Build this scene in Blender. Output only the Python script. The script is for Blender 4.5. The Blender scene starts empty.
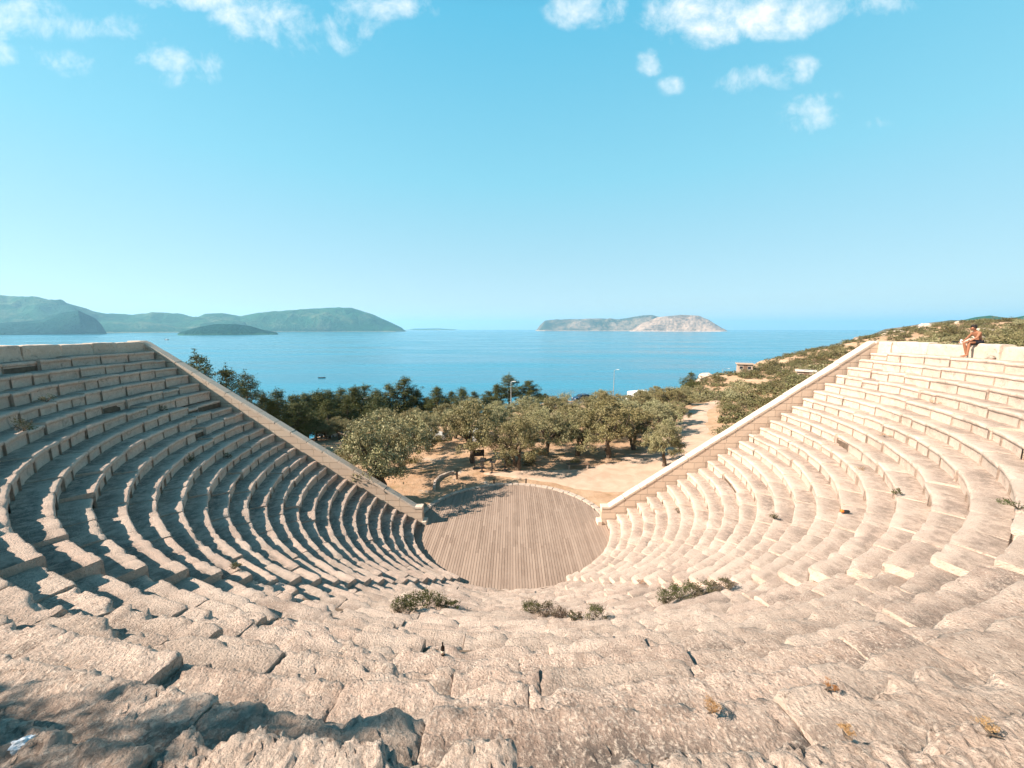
import bpy, bmesh, math, random
import numpy as np
from mathutils import Vector, Matrix
random.seed(7); RNG = np.random.default_rng(11)
S = bpy.context.scene
COL = S.collection
R = math.radians
PI = math.pi

# ------------------------------------------------------------------ camera
PITCH = R(8.45); FPX = 370.0
CAM = Vector((0.0, 0.0, 12.5))
CP, SP = math.cos(PITCH), math.sin(PITCH)
SEA = -24.5
def ray(px, py):
    u = (px - 512) / FPX; v = (py - 384) / FPX
    return u, CP - SP * v, -SP - CP * v
def X_at(px, Y, z):
    return (px - 512) / FPX * (Y * CP + (CAM.z - z) * SP)
def z_at(py, Y):
    _, a, b = ray(512, py)
    return CAM.z + Y * b / a

# ------------------------------------------------------------------ helpers
def tag(o, label=None, cat=None, group=None, kind=None):
    if label: o['label'] = label
    if cat: o['category'] = cat
    if group: o['group'] = group
    if kind: o['kind'] = kind
    return o
def empty(name, loc=(0, 0, 0), rz=0.0, label=None, cat=None, group=None):
    o = bpy.data.objects.new(name, None); COL.objects.link(o)
    o.location = loc; o.rotation_euler = (0, 0, rz); o.empty_display_size = .2
    return tag(o, label, cat, group)
def mesh_np(name, V, F, mat, parent=None, smooth=True, attrs=None, extra_faces=None, loc=None):
    """V (n,3) float array, F (m,4) or (m,3) int array, extra_faces: list of tuples"""
    me = bpy.data.meshes.new(name)
    V = np.asarray(V, dtype=np.float32)
    fl = []
    if F is not None and len(F): fl = [tuple(f) for f in np.asarray(F).tolist()] if extra_faces else None
    if extra_faces:
        me.from_pydata(V.tolist(), [], fl + list(extra_faces))
        n0 = len(fl)
        sm = np.ones(len(me.polygons), dtype=bool) if smooth else np.zeros(len(me.polygons), dtype=bool)
        sm[n0:] = False
        me.polygons.foreach_set('use_smooth', sm)
    else:
        F = np.asarray(F, dtype=np.int32); k = F.shape[1]
        me.vertices.add(len(V)); me.vertices.foreach_set('co', V.ravel())
        me.loops.add(F.size); me.loops.foreach_set('vertex_index', F.ravel())
        me.polygons.add(len(F))
        me.polygons.foreach_set('loop_start', np.arange(0, F.size, k, dtype=np.int32))
        me.polygons.foreach_set('use_smooth', np.full(len(F), smooth, dtype=bool))
        me.update(calc_edges=True); me.validate()
    if attrs:
        for an, av in attrs.items():
            a = me.attributes.new(an, 'FLOAT', 'POINT')
            a.data.foreach_set('value', np.asarray(av, dtype=np.float32))
    me.materials.append(mat)
    o = bpy.data.objects.new(name, me); COL.objects.link(o)
    if parent: o.parent = parent
    if loc: o.location = loc
    return o
def obj(name, bm, mat, parent=None, smooth=False, loc=None):
    me = bpy.data.meshes.new(name); bm.normal_update(); bm.to_mesh(me); bm.free()
    me.materials.append(mat)
    if smooth: me.polygons.foreach_set('use_smooth', [True] * len(me.polygons))
    o = bpy.data.objects.new(name, me); COL.objects.link(o)
    if parent: o.parent = parent
    if loc: o.location = loc
    return o
def bx(bm, cx, cy, cz, sx, sy, sz, bev=0.0, rot=None):
    r = bmesh.ops.create_cube(bm, size=1.0)
    vs = r['verts']
    bmesh.ops.scale(bm, vec=(sx, sy, sz), verts=vs)
    if bev > 0:
        es = list({e for v in vs for e in v.link_edges})
        rb = bmesh.ops.bevel(bm, geom=es, offset=bev, segments=2, affect='EDGES', profile=.5)
        vs = list({v for v in vs if v.is_valid} | {v for f in rb['faces'] for v in f.verts})
    if rot is not None: bmesh.ops.rotate(bm, cent=(0, 0, 0), matrix=rot, verts=vs)
    bmesh.ops.translate(bm, vec=(cx, cy, cz), verts=vs)
    return vs
def tube_np(pts, rad, n=8, VF=None, wob=0.0):
    V, F = VF if VF else ([], [])
    base = len(V); pts = [Vector(p) for p in pts]
    for i, p in enumerate(pts):
        d = (pts[min(i + 1, len(pts) - 1)] - pts[max(i - 1, 0)]).normalized()
        a = d.orthogonal().normalized() if i == 0 else (a - d * a.dot(d)).normalized()
        b = d.cross(a)
        for j in range(n):
            t = 2 * PI * j / n
            rr = rad[i] * (1 + wob * math.sin(3 * t + i * 1.3) + wob * .6 * math.sin(5 * t - i * .9))
            q = p + (a * math.cos(t) + b * math.sin(t)) * rr
            V.append((q.x, q.y, q.z))
    for i in range(len(pts) - 1):
        for j in range(n):
            F.append((base + i * n + j, base + i * n + (j + 1) % n, base + (i + 1) * n + (j + 1) % n, base + (i + 1) * n + j))
    return V, F
def copy_tree(o, parent=None):
    c = o.copy(); COL.objects.link(c)
    if parent: c.parent = parent
    for ch in KIDS.get(o.name, []): copy_tree(ch, c)
    return c
KIDS = {}
def kids_of(root):
    KIDS[root.name] = [c for c in bpy.data.objects if c.parent == root]
    for c in KIDS[root.name]: KIDS[c.name] = [d for d in bpy.data.objects if d.parent == c]

# numpy noise
def vnoise(P, seed=0):
    P = np.asarray(P, dtype=np.float64)
    I = np.floor(P).astype(np.int64); f = P - I
    f = f * f * f * (f * (f * 6 - 15) + 10)
    out = np.zeros(len(P))
    for dx in (0, 1):
        wx = f[:, 0] if dx else 1 - f[:, 0]
        for dy in (0, 1):
            wy = f[:, 1] if dy else 1 - f[:, 1]
            for dz in (0, 1):
                wz = f[:, 2] if dz else 1 - f[:, 2]
                h = ((I[:, 0] + dx) * 374761393 + (I[:, 1] + dy) * 668265263 + (I[:, 2] + dz) * 2147483647 + seed * 974634777) & 0xFFFFFFFF
                h = ((h ^ (h >> 13)) * 1274126177) & 0xFFFFFFFF
                h = (h ^ (h >> 16)) & 0xFFFFFFFF
                out += wx * wy * wz * (h / 4294967295.0)
    return out * 2 - 1
def fbm(P, sc, octs=3, seed=0, gain=.5):
    P = np.asarray(P, dtype=np.float64) * sc
    o = np.zeros(len(P)); a = 1.0; t = 0
    for k in range(octs):
        o += a * vnoise(P + 17.3 * k, seed + k); t += a; a *= gain; P = P * 2.03
    return o / t

# ------------------------------------------------------------------ materials
class N:
    def __init__(s, name, world=False):
        if world: s.t = world.node_tree
        else:
            s.m = bpy.data.materials.new(name); s.m.use_nodes = True; s.t = s.m.node_tree
        s.t.nodes.clear()
    def n(s, typ, ins=None, **kw):
        nd = s.t.nodes.new(typ)
        for k, v in kw.items(): setattr(nd, k, v)
        if ins:
            for k, v in ins.items(): s.set(nd, k, v)
        return nd
    def set(s, nd, k, v):
        sock = nd.inputs[k]
        if isinstance(v, bpy.types.NodeSocket): s.t.links.new(v, sock)
        elif isinstance(v, bpy.types.Node): s.t.links.new(v.outputs[0], sock)
        else:
            if sock.type == 'RGBA' and not isinstance(v, (int, float)) and len(v) == 3: v = (*v, 1)
            sock.default_value = v
    def noise(s, vec, scale, detail=4, rough=.55, dist=0.0):
        return s.n('ShaderNodeTexNoise', {'Vector': vec, 'Scale': scale, 'Detail': detail, 'Roughness': rough, 'Distortion': dist}).outputs[0]
    def vor(s, vec, scale, feature='F1', rnd=1.0):
        return s.n('ShaderNodeTexVoronoi', {'Vector': vec, 'Scale': scale, 'Randomness': rnd}, feature=feature).outputs['Distance']
    def ramp(s, fac, lo, hi, a=0.0, b=1.0):
        return s.n('ShaderNodeMapRange', {'Value': fac, 'From Min': lo, 'From Max': hi, 'To Min': a, 'To Max': b}, clamp=True).outputs[0]
    def mix(s, fac, a, b, mode='MIX'):
        nd = s.n('ShaderNodeMix', data_type='RGBA', blend_type=mode)
        s.set(nd, 0, fac); s.set(nd, 6, a); s.set(nd, 7, b)
        return nd.outputs[2]
    def m2(s, op, a, b=0.0, c=None):
        nd = s.n('ShaderNodeMath', operation=op); s.set(nd, 0, a); s.set(nd, 1, b)
        if c is not None: s.set(nd, 2, c)
        return nd.outputs[0]
    def out(s, surf=None, vol=None):
        o = s.n('ShaderNodeOutputMaterial')
        if surf: s.t.links.new(surf, o.inputs['Surface'])
        if vol: s.t.links.new(vol, o.inputs['Volume'])
        return s.m
    def bsdf(s, col, rough=.8, metal=0.0, bump=None, bd=.01, bs=1.0, spec=.3, **kw):
        p = s.n('ShaderNodeBsdfPrincipled', {'Base Color': col, 'Roughness': rough, 'Metallic': metal, 'Specular IOR Level': spec})
        for k, v in kw.items(): s.set(p, k, v)
        if bump is not None:
            b = s.n('ShaderNodeBump', {'Height': bump, 'Distance': bd, 'Strength': bs})
            s.t.links.new(b.outputs[0], p.inputs['Normal'])
        return p.outputs[0]
def simple(name, col, rough=.7, metal=0.0, var=.12, scale=8.0):
    s = N(name); tc = s.n('ShaderNodeTexCoord').outputs['Object']
    n1 = s.noise(tc, scale, 5)
    c = s.mix(s.ramp(n1, .3, .7), tuple(x * (1 - var) for x in col), tuple(min(1, x * (1 + var)) for x in col))
    return s.out(s.bsdf(c, rough, metal, n1, .002))

def stone_mat(name, base, grey, white, pit=1.0, bd=.02, tread=1.0):
    s = N(name); g = s.n('ShaderNodeNewGeometry'); tc = s.n('ShaderNodeTexCoord').outputs['Object']
    nz = s.n('ShaderNodeSeparateXYZ', {'Vector': g.outputs['Normal']}).outputs['Z']
    blk = s.n('ShaderNodeAttribute', attribute_name='blk').outputs['Fac']
    if name == 'pale_coping': blk = g.outputs['Random Per Island']
    wear = s.n('ShaderNodeAttribute', attribute_name='wear').outputs['Fac']
    big = s.noise(tc, .9, 4, .6); mid = s.noise(tc, 5.5, 6, .62, .4); fine = s.noise(tc, 38, 6, .7)
    up = s.ramp(nz, .55, .95)
    c = s.mix(s.ramp(s.m2('ADD', mid, s.m2('MULTIPLY', blk, .35)), .4, .95), base, white)
    # grey-brown weathering of the treads, broken up by noise
    pat = s.m2('MULTIPLY', up, s.ramp(s.m2('ADD', s.m2('MULTIPLY', big, .6), s.m2('MULTIPLY', mid, .5)), .42, .68))
    pat = s.m2('MULTIPLY', pat, s.m2('ADD', s.m2('MULTIPLY', wear, .6 * tread), .35 * tread))
    c = s.mix(pat, c, grey)
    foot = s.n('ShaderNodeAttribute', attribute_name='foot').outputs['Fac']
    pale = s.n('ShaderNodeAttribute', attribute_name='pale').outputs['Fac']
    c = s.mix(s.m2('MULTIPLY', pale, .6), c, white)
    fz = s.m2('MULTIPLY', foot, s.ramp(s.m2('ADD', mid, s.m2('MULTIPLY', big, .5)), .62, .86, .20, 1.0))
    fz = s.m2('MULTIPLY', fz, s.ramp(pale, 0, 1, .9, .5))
    c = s.mix(fz, c, s.mix(pale, (.125, .105, .092), (.29, .21, .165)))  # tread-back dirt; left seats painted darker still to deepen their shade
    c = s.mix(s.m2('MULTIPLY', s.ramp(fine, .50, .62), s.m2('MULTIPLY', wear, .75)), c, (.80, .67, .55))
    c = s.mix(s.m2('MULTIPLY', s.ramp(s.noise(tc, 16, 5, .7, 1.0), .46, .36), s.m2('MULTIPLY', wear, .8)), c, (.20, .15, .12))
    # orange lichen, rare
    lich = s.m2('MULTIPLY', s.ramp(s.noise(tc, 1.7, 5, .7, .6), .63, .72), s.ramp(fine, .45, .6))
    c = s.mix(s.m2('MULTIPLY', lich, .6), c, (.42, .2, .07))
    # dark crust specks
    speck = s.ramp(fine, .38, .28)
    c = s.mix(s.m2('MULTIPLY', speck, s.m2('ADD', s.m2('MULTIPLY', wear, .5), .22)), c, (.09, .07, .055))
    c = s.mix(s.m2('MULTIPLY', s.ramp(s.noise(tc, 1.3, 5, .65, .5), .50, .66), s.m2('MULTIPLY', wear, .55)), c, grey)
    # dark streaks on vertical faces
    st = s.m2('MULTIPLY', s.m2('SUBTRACT', 1.0, up), s.ramp(s.noise(tc, 2.6, 5, .7, .8), .56, .72))
    c = s.mix(s.m2('MULTIPLY', st, .65), c, (.16, .13, .11))
    c = s.mix(s.m2('MULTIPLY', s.ramp(blk, .2, 1.0), .38), c, (.31, .24, .19))
    pits = s.vor(tc, 26, 'F1'); pn = s.ramp(pits, .0, .42)
    h = s.m2('ADD', s.m2('MULTIPLY', fine, .8), s.m2('MULTIPLY', mid, .6))
    h = s.m2('ADD', h, s.m2('MULTIPLY', pn, .22 * pit))
    return s.out(s.bsdf(c, .9, 0, h, bd, 1.0, .2))

M = {}
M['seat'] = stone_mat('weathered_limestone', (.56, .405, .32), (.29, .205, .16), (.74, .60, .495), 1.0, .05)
M['core'] = simple('packed_earth', (.12, .085, .06), .95, 0, .3, 5)
def ashlar():
    s = N('pale_ashlar'); tc = s.n('ShaderNodeTexCoord').outputs['Object']
    sp = s.n('ShaderNodeSeparateXYZ', {'Vector': tc})
    v = s.n('ShaderNodeCombineXYZ', {'X': sp.outputs['X'], 'Y': sp.outputs['Z'], 'Z': 0.0}).outputs[0]
    wv = s.n('ShaderNodeVectorMath', {0: v, 1: (0, 0, 0)}, operation='ADD')
    b = s.n('ShaderNodeTexBrick', {'Vector': wv, 'Color1': (.66, .52, .40, 1), 'Color2': (.56, .42, .32, 1), 'Mortar': (.36, .27, .20, 1),
            'Scale': 1.0, 'Mortar Size': .016, 'Mortar Smooth': .3, 'Bias': .1, 'Brick Width': .95, 'Row Height': .42}, offset=.43, squash=.75, squash_frequency=3)
    mid = s.noise(tc, 4, 6, .6); fine = s.noise(tc, 45, 4, .7)
    c = s.mix(s.ramp(mid, .35, .7), b.outputs['Color'], (.60, .47, .36), 'MIX')
    c = s.mix(.55, c, b.outputs['Color'])
    c = s.mix(s.m2('MULTIPLY', s.ramp(fine, .36, .28), .5), c, (.2, .14, .1))
    h = s.m2('SUBTRACT', s.m2('ADD', s.m2('MULTIPLY', mid, .35), s.m2('MULTIPLY', fine, .15)), s.m2('MULTIPLY', b.outputs['Fac'], .8))
    return s.out(s.bsdf(c, .85, 0, h, .02, 1.0, .2))
M['ashlar'] = ashlar()
M['coping'] = stone_mat('pale_coping', (.58, .45, .35), (.40, .31, .245), (.74, .62, .51), .5, .012, .8)
M['parapet'] = stone_mat('parapet_stone', (.55, .42, .32), (.40, .31, .25), (.70, .57, .46), .8, .03, .4)
def deck():
    s = N('grey_planking'); tc = s.n('ShaderNodeTexCoord').outputs['Object']
    blk = s.n('ShaderNodeAttribute', attribute_name='blk').outputs['Fac']
    mp = s.n('ShaderNodeMapping', {'Vector': tc, 'Scale': (14, .8, 14)}).outputs[0]
    gr = s.noise(mp, 2.0, 6, .65); bigs = s.noise(tc, .7, 4, .6)
    c = s.mix(blk, (.195, .135, .100), (.31, .225, .172))
    c = s.mix(s.m2('MULTIPLY', s.ramp(gr, .35, .7), .5), c, (.38, .295, .235))
    c = s.mix(s.m2('MULTIPLY', s.ramp(bigs, .45, .7), .35), c, (.36, .275, .215))
    return s.out(s.bsdf(c, .8, 0, gr, .004, 1, .25))
M['deck'] = deck()
def soil():
    s = N('dry_soil'); tc = s.n('ShaderNodeTexCoord').outputs['Object']
    a = s.noise(tc, .16, 5, .6, .5); b = s.noise(tc, 1.3, 6, .65); f = s.noise(tc, 14, 5, .7)
    c = s.mix(s.ramp(b, .35, .68), (.36, .225, .135), (.46, .31, .205))
    c = s.mix(s.ramp(a, .50, .66), c, (.48, .34, .23))
    c = s.mix(s.m2('MULTIPLY', s.ramp(f, .55, .7), .6), c, (.16, .12, .05))
    c = s.mix(s.m2('MULTIPLY', s.ramp(s.noise(tc, .55, 4, .6), .55, .66), .5), c, (.15, .12, .05))
    rk = s.ramp(s.noise(tc, .32, 6, .7), .60, .66)
    c = s.mix(rk, c, (.42, .35, .28))
    return s.out(s.bsdf(c, .95, 0, s.m2('ADD', b, s.m2('MULTIPLY', f, .4)), .12, 1, .1))
M['soil'] = soil()
def pathm():
    s = N('pale_gravel'); tc = s.n('ShaderNodeTexCoord').outputs['Object']
    b = s.noise(tc, .8, 6, .6, .4); f = s.noise(tc, 22, 4, .7)
    c = s.mix(s.ramp(b, .35, .7), (.40, .285, .205), (.52, .39, .295))
    c = s.mix(s.m2('MULTIPLY', s.ramp(f, .56, .7), .4), c, (.28, .2, .14))
    return s.out(s.bsdf(c, .95, 0, f, .02, 1, .1))
M['path'] = pathm()
M['asphalt'] = simple('asphalt', (.10, .10, .10), .9, 0, .2, 3)
def leafm(name, cols, back=.25, hue=0.0):
    s = N(name); tc = s.n('ShaderNodeTexCoord').outputs['Object']
    g = s.n('ShaderNodeNewGeometry').outputs['Random Per Island']
    oi = s.n('ShaderNodeObjectInfo').outputs['Random']
    c = s.mix(g, cols[0], cols[1])
    c = s.mix(s.ramp(s.noise(tc, .9, 3), .4, .65), c, cols[2])
    hsv = s.n('ShaderNodeHueSaturation', {'Hue': s.ramp(oi, 0, 1, .485, .512), 'Value': s.ramp(oi, 0, 1, .85, 1.2), 'Saturation': s.ramp(oi, 0, 1, 1.1, .85), 'Color': c})
    d = s.n('ShaderNodeBsdfPrincipled', {'Base Color': hsv.outputs[0], 'Roughness': .6, 'Specular IOR Level': .25})
    t = s.n('ShaderNodeBsdfTranslucent', {'Color': hsv.outputs[0]})
    mx = s.n('ShaderNodeMixShader', {0: back, 1: d.outputs[0], 2: t.outputs[0]})
    return s.out(mx.outputs[0])
M['olive'] = leafm('olive_leaves', [(.145, .138, .050), (.33, .295, .145), (.24, .205, .105)], .07)
M['pine'] = leafm('pine_needles', [(.034, .050, .015), (.135, .128, .030), (.07, .080, .022)], .05)
M['scrub'] = leafm('scrub_leaves', [(.070, .078, .025), (.17, .155, .060), (.12, .090, .04)], .06)
M['green'] = leafm('green_leaves', [(.055, .070, .020), (.12, .13, .045), (.15, .11, .08)], .25)
M['dry'] = leafm('dry_grass', [(.30, .15, .05), (.40, .22, .08), (.26, .12, .04)], .25)
M['bark'] = simple('grey_bark', (.115, .085, .062), .95, 0, .4, 9)
M['metal'] = simple('galvanised_metal', (.45, .45, .44), .45, .6, .06)
M['darkm'] = simple('dark_metal', (.03, .03, .032), .5, .2, .1)
M['wood'] = simple('bench_wood', (.16, .10, .065), .7, 0, .25, 12)
M['white'] = simple('white_paint', (.78, .78, .76), .35, 0, .04)
M['bluep'] = simple('dark_blue_paint', (.02, .045, .09), .3, .1, .06)
M['silver'] = simple('silver_paint', (.42, .44, .46), .35, .4, .06)
M['glass'] = simple('tinted_glass', (.02, .025, .03), .08, 0, .05)
M['tyre'] = simple('tyre_rubber', (.02, .02, .02), .85, 0, .1)
M['lampw'] = simple('headlight_glass', (.7, .7, .7), .15, .2, .05)
M['redl'] = simple('red_lens', (.35, .02, .02), .2, 0, .05)
M['plaster'] = simple('cream_plaster', (.40, .30, .23), .9, 0, .1, 2)
M['roofw'] = simple('pale_roof', (.50, .46, .41), .8, 0, .06, 2)
M['skin'] = simple('tanned_skin', (.28, .120, .065), .55, 0, .06, 6)
M['hair'] = simple('dark_hair', (.012, .009, .008), .6, 0, .3, 40)
M['shorts'] = simple('black_shorts', (.012, .014, .02), .85, 0, .2, 30)
M['bottle'] = simple('dark_bottle_glass', (.015, .010, .008), .12, 0, .05)
M['paper'] = simple('bottle_label_paper', (.55, .45, .35), .8, 0, .05)
M['orange'] = simple('orange_plastic', (.65, .17, .03), .5, 0, .1)
M['blackp'] = simple('black_plastic', (.015, .015, .015), .5, 0, .1)
M['tissue'] = simple('white_tissue', (.80, .82, .85), .8, 0, .04, 20)
M['boathull'] = simple('dark_hull', (.05, .035, .03), .5, 0, .1)
M['rock'] = stone_mat('pale_rock', (.52, .42, .34), (.45, .37, .3), (.62, .52, .44), 1, .08, .5)
def hillm(name, veg, rock, lo, hi, sc):
    s = N(name); g = s.n('ShaderNodeNewGeometry'); tc = s.n('ShaderNodeTexCoord').outputs['Object']
    a = s.noise(tc, sc, 7, .65, .3); b = s.noise(tc, sc * 9, 5, .7)
    f = s.m2('ADD', s.m2('MULTIPLY', a, .6), s.m2('MULTIPLY', b, .4))
    c = s.mix(s.ramp(f, lo, hi), veg, rock)
    zz = s.n('ShaderNodeSeparateXYZ', {'Vector': tc}).outputs['Z']
    sh = s.ramp(s.m2('SUBTRACT', s.m2('MULTIPLY', b, 26.0), s.m2('ADD', zz, -SEA)), 2, 7)
    c = s.mix(sh, c, tuple(min(1, x * 1.25) for x in rock))
    return s.out(s.bsdf(c, .95, 0, s.m2('ADD', a, s.m2('MULTIPLY', b, .35)), 60.0, 1, .05))
M['hill_green'] = hillm('hill_scrub', (.022, .085, .045), (.20, .19, .11), .50, .72, .0035)
M['hill_dark'] = hillm('hill_dark_scrub', (.006, .050, .045), (.03, .085, .055), .5, .80, .003)
M['hill_rock'] = hillm('hill_pale_rock', (.13, .095, .065), (.50, .35, .25), .42, .58, .003)
M['hill_mix'] = hillm('hill_mixed', (.04, .055, .035), (.36, .26, .18), .45, .64, .003)

# ------------------------------------------------------------------ terrain
ctrl = [(0, 28, 0), (-10, 30, 0), (10, 30, 0), (0, 36, 0), (-5, 24, 0), (5, 24, 0), (0, 45, -.5), (20, 40, 0), (-20, 36, -.6), (-7, 25, 0), (-12, 26, 0), (-18, 26, .5),
        (12, 26, .3), (20, 27, 2.5), (30, 30, 6.5), (26, 20, 10.2), (-24, 27, 2.5), (-26, 18, 7.5), (-28, 5, 9), (0, -3, 10.8), (-12, -3, 10.6), (12, -3, 11), (28, 8, 11.2),
        (0, -40, 17), (-40, -30, 12), (40, -30, 18), (0, 60, -2.2), (-26, 62, -4.6), (-40, 48, -4.5), (-32, 38, -.5), (-60, 20, -3), (-90, 0, -8),
        (20, 60, -1.2), (37.7, 60, 0), (44, 60, 1.7), (53, 60, 6.0), (31, 50, .2), (36, 40, 3.5), (45, 45, 8.6), (52, 40, 10.2), (60, 30, 12),
        (10, 78, -2.6), (28, 80, -3.2), (50, 80, -1.5), (56, 110, -2.6), (68, 110, -1.1), (80, 90, 2.5), (100, 150, -.7), (110, 120, 4.5), (140, 150, 6.1), (145, 140, 11.2), (152, 130, 13.9), (164, 120, 14.6),
        (90, 70, 8), (100, 90, 8.2), (115, 95, 10.5), (190, 140, 15.0), (230, 120, 17), (120, 60, 12), (140, 40, 13), (200, 60, 18), (80, 20, 13),
        (0, 95, -9), (-30, 85, -10), (-60, 60, -12), (0, 125, -26), (-40, 112, -27), (-85, 75, -27), (30, 110, -13), (40, 135, -27), (70, 140, -16), (85, 165, -26), (120, 200, -27), (180, 220, -27), (260, 200, -27),
        (-120, 30, -27), (-150, -50, -20), (250, 160, 2), (-200, 100, -32), (0, 220, -34), (100, 280, -34), (300, 300, -34), (-100, 200, -34), (350, 200, -30), (300, 60, 15), (200, -80, 30), (0, -150, 32), (-150, -150, 5), (-330, 0, -34), (-300, 300, -34), (-300, -200, -30)]
CT = np.array(ctrl, dtype=float)
def _k(r): return r
_A = _k(np.linalg.norm(CT[:, None, :2] - CT[None, :, :2], axis=2))
_n = len(CT)
_M = np.zeros((_n + 3, _n + 3)); _M[:_n, :_n] = _A - 1e-3 * np.eye(_n); _M[:_n, _n] = 1; _M[_n, :_n] = 1
_M[:_n, _n + 1:] = CT[:, :2] / 100; _M[_n + 1:, :_n] = CT[:, :2].T / 100
_w = np.linalg.solve(_M, np.concatenate([CT[:, 2], [0, 0, 0]]))
CX, CY = 0.0, 22.2          # centre of the orchestra
R0, TREAD, RISE, Z0, NROW = 6.08, .610, .43, .45, 26
def zrow(k): return Z0 + RISE * k - .38 * math.sin(PI * min(1, max(0, k / 25)))
def hgt(x, y, raw=False):
    x = np.atleast_1d(np.asarray(x, float)); y = np.atleast_1d(np.asarray(y, float))
    out = np.zeros(len(x))
    for i in range(0, len(x), 20000):
        a = x[i:i + 20000]; b = y[i:i + 20000]
        d = _k(np.sqrt((a[:, None] - CT[None, :, 0]) ** 2 + (b[:, None] - CT[None, :, 1]) ** 2))
        out[i:i + 20000] = d @ _w[:_n] + _w[_n] + a / 100 * _w[_n + 1] + b / 100 * _w[_n + 2]
    flat = np.clip((np.sqrt((x - 8) ** 2 + (y - 30) ** 2) - 14) / 20, 0, 1)
    P = np.stack([x, y, 0 * x], 1)
    far = np.clip((np.hypot(x, y) - 60) / 60, 0, 1)
    out = out + fbm(P, .09, 3, 5) * .7 * flat + fbm(P, .03, 3, 9) * 2.0 * far * flat
    if raw: return out
    rr = np.hypot(x - CX, y - CY)
    cav = Z0 + (rr - R0) / TREAD * RISE - 1.75
    ins = (rr < 23.6) & (y < 23.3)
    out = np.where(ins & (y < 22.9) | ins & (rr < 7), np.minimum(out, np.where(rr < R0 + .6, -.35, cav)), out)
    out = np.where((rr < 7.0), np.minimum(out, -.12), out)
    return out
def H(x, y): return float(hgt([x], [y])[0])
def axis(n, a, lo, hi, c):
    t = np.linspace(-1, 1, n); s = np.sinh(a * t) / math.sinh(a)
    return np.where(s < 0, c + s * (c - lo), c + s * (hi - c))
gx = axis(420, 3.2, -400, 420, 8.0); gy = axis(420, 3.2, -260, 330, 30.0)
GX, GY = np.meshgrid(gx, gy, indexing='ij')
gz = hgt(GX.ravel(), GY.ravel())
V = np.stack([GX.ravel(), GY.ravel(), gz], 1)
idx = np.arange(len(V)).reshape(len(gx), len(gy))
F = np.stack([idx[:-1, :-1].ravel(), idx[1:, :-1].ravel(), idx[1:, 1:].ravel(), idx[:-1, 1:].ravel()], 1)
tag(mesh_np('ground', V, F, M['soil']), kind='structure')

def ribbon(name, pts, wid, mat, off=.05, jag=.5, step=.5, cross=10):
    P = [Vector((a, b, 0)) for a, b in pts]; out = []; ws = []
    for i in range(len(P) - 1):
        n = max(2, int((P[i + 1] - P[i]).length / step))
        for k in range(n):
            t = k / n
            p0 = P[max(i - 1, 0)]; p1 = P[i]; p2 = P[i + 1]; p3 = P[min(i + 2, len(P) - 1)]
            q = .5 * ((2 * p1) + (p2 - p0) * t + (2 * p0 - 5 * p1 + 4 * p2 - p3) * t * t + (3 * p1 - p0 - 3 * p2 + p3) * t ** 3)
            out.append(q); ws.append(wid[i] * (1 - t) + wid[i + 1] * t)
    out.append(P[-1]); ws.append(wid[-1])
    A = np.array([[q.x, q.y] for q in out]); D = np.gradient(A, axis=0); D /= np.linalg.norm(D, axis=1)[:, None]
    Nn = np.stack([-D[:, 1], D[:, 0]], 1); W = np.array(ws)
    j1 = 1 + jag * fbm(np.stack([A[:, 0], A[:, 1], 0 * W], 1), .5, 3, 3); j2 = 1 + jag * fbm(np.stack([A[:, 0], A[:, 1], 0 * W + 9], 1), .5, 3, 4)
    rows = []
    for c in range(cross + 1):
        t = c / cross * 2 - 1
        w = np.where(t < 0, W * j1, W * j2)
        rows.append(A + Nn * (t * w)[:, None])
    G = np.stack(rows, 1); sh = G.shape
    x = G[..., 0].ravel(); y = G[..., 1].ravel()
    e = np.tile(np.abs(np.linspace(-1, 1, cross + 1)), sh[0])
    z = hgt(x, y) + off * (1 - e ** 6 * 1.6)
    V = np.stack([x, y, z], 1); idx = np.arange(len(V)).reshape(sh[0], sh[1])
    F = np.stack([idx[:-1, :-1].ravel(), idx[1:, :-1].ravel(), idx[1:, 1:].ravel(), idx[:-1, 1:].ravel()], 1)
    return tag(mesh_np(name, V, F, mat), kind='structure')
ribbon('path', [(-2.5, 31.2), (3, 30.9), (9, 30.4), (14.5, 34), (19.5, 41), (24, 49), (29, 57), (36, 66), (44, 76)], [.15, 1.5, 3.6, 3.8, 3.2, 2.4, 1.8, 1.5, 1.0], M['path'], .06, .35)
ribbon('road', [(-60, 50), (-40, 58), (-14, 66), (10, 72), (34, 78)], [2.6] * 5, M['asphalt'], .07, .04, 1.0)

# ------------------------------------------------------------------ sea, haze
def sea():
    s = N('sea_water'); tc = s.n('ShaderNodeTexCoord').outputs['Object']
    m1 = s.n('ShaderNodeMapping', {'Vector': tc, 'Scale': (.06, .25, 1), 'Rotation': (0, 0, R(8))}).outputs[0]
    m2 = s.n('ShaderNodeMapping', {'Vector': tc, 'Scale': (.004, .022, 1), 'Rotation': (0, 0, R(3))}).outputs[0]
    w1 = s.noise(m1, 3.0, 5, .6); w2 = s.noise(m2, 1.0, 4, .6)
    c = s.mix(s.ramp(w2, .35, .65), (.008, .130, .215), (.026, .200, .300))
    r = s.ramp(w2, .35, .68, .10, .30)
    h = s.m2('ADD', w1, s.m2('MULTIPLY', w2, .6))
    return s.out(s.bsdf(c, r, 0, h, .45, .35, .5, IOR=1.33))
M['sea'] = sea()
rr = np.concatenate([[0], np.geomspace(40, 27000, 60)]); nth = 96
V = []
for r_ in rr:
    for j in range(nth): V.append((r_ * math.cos(2 * PI * j / nth), 60 + r_ * math.sin(2 * PI * j / nth), SEA))
F = [(i * nth + j, i * nth + (j + 1) % nth, (i + 1) * nth + (j + 1) % nth, (i + 1) * nth + j)[::-1] for i in range(1, len(rr) - 1) for j in range(nth)]
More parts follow.
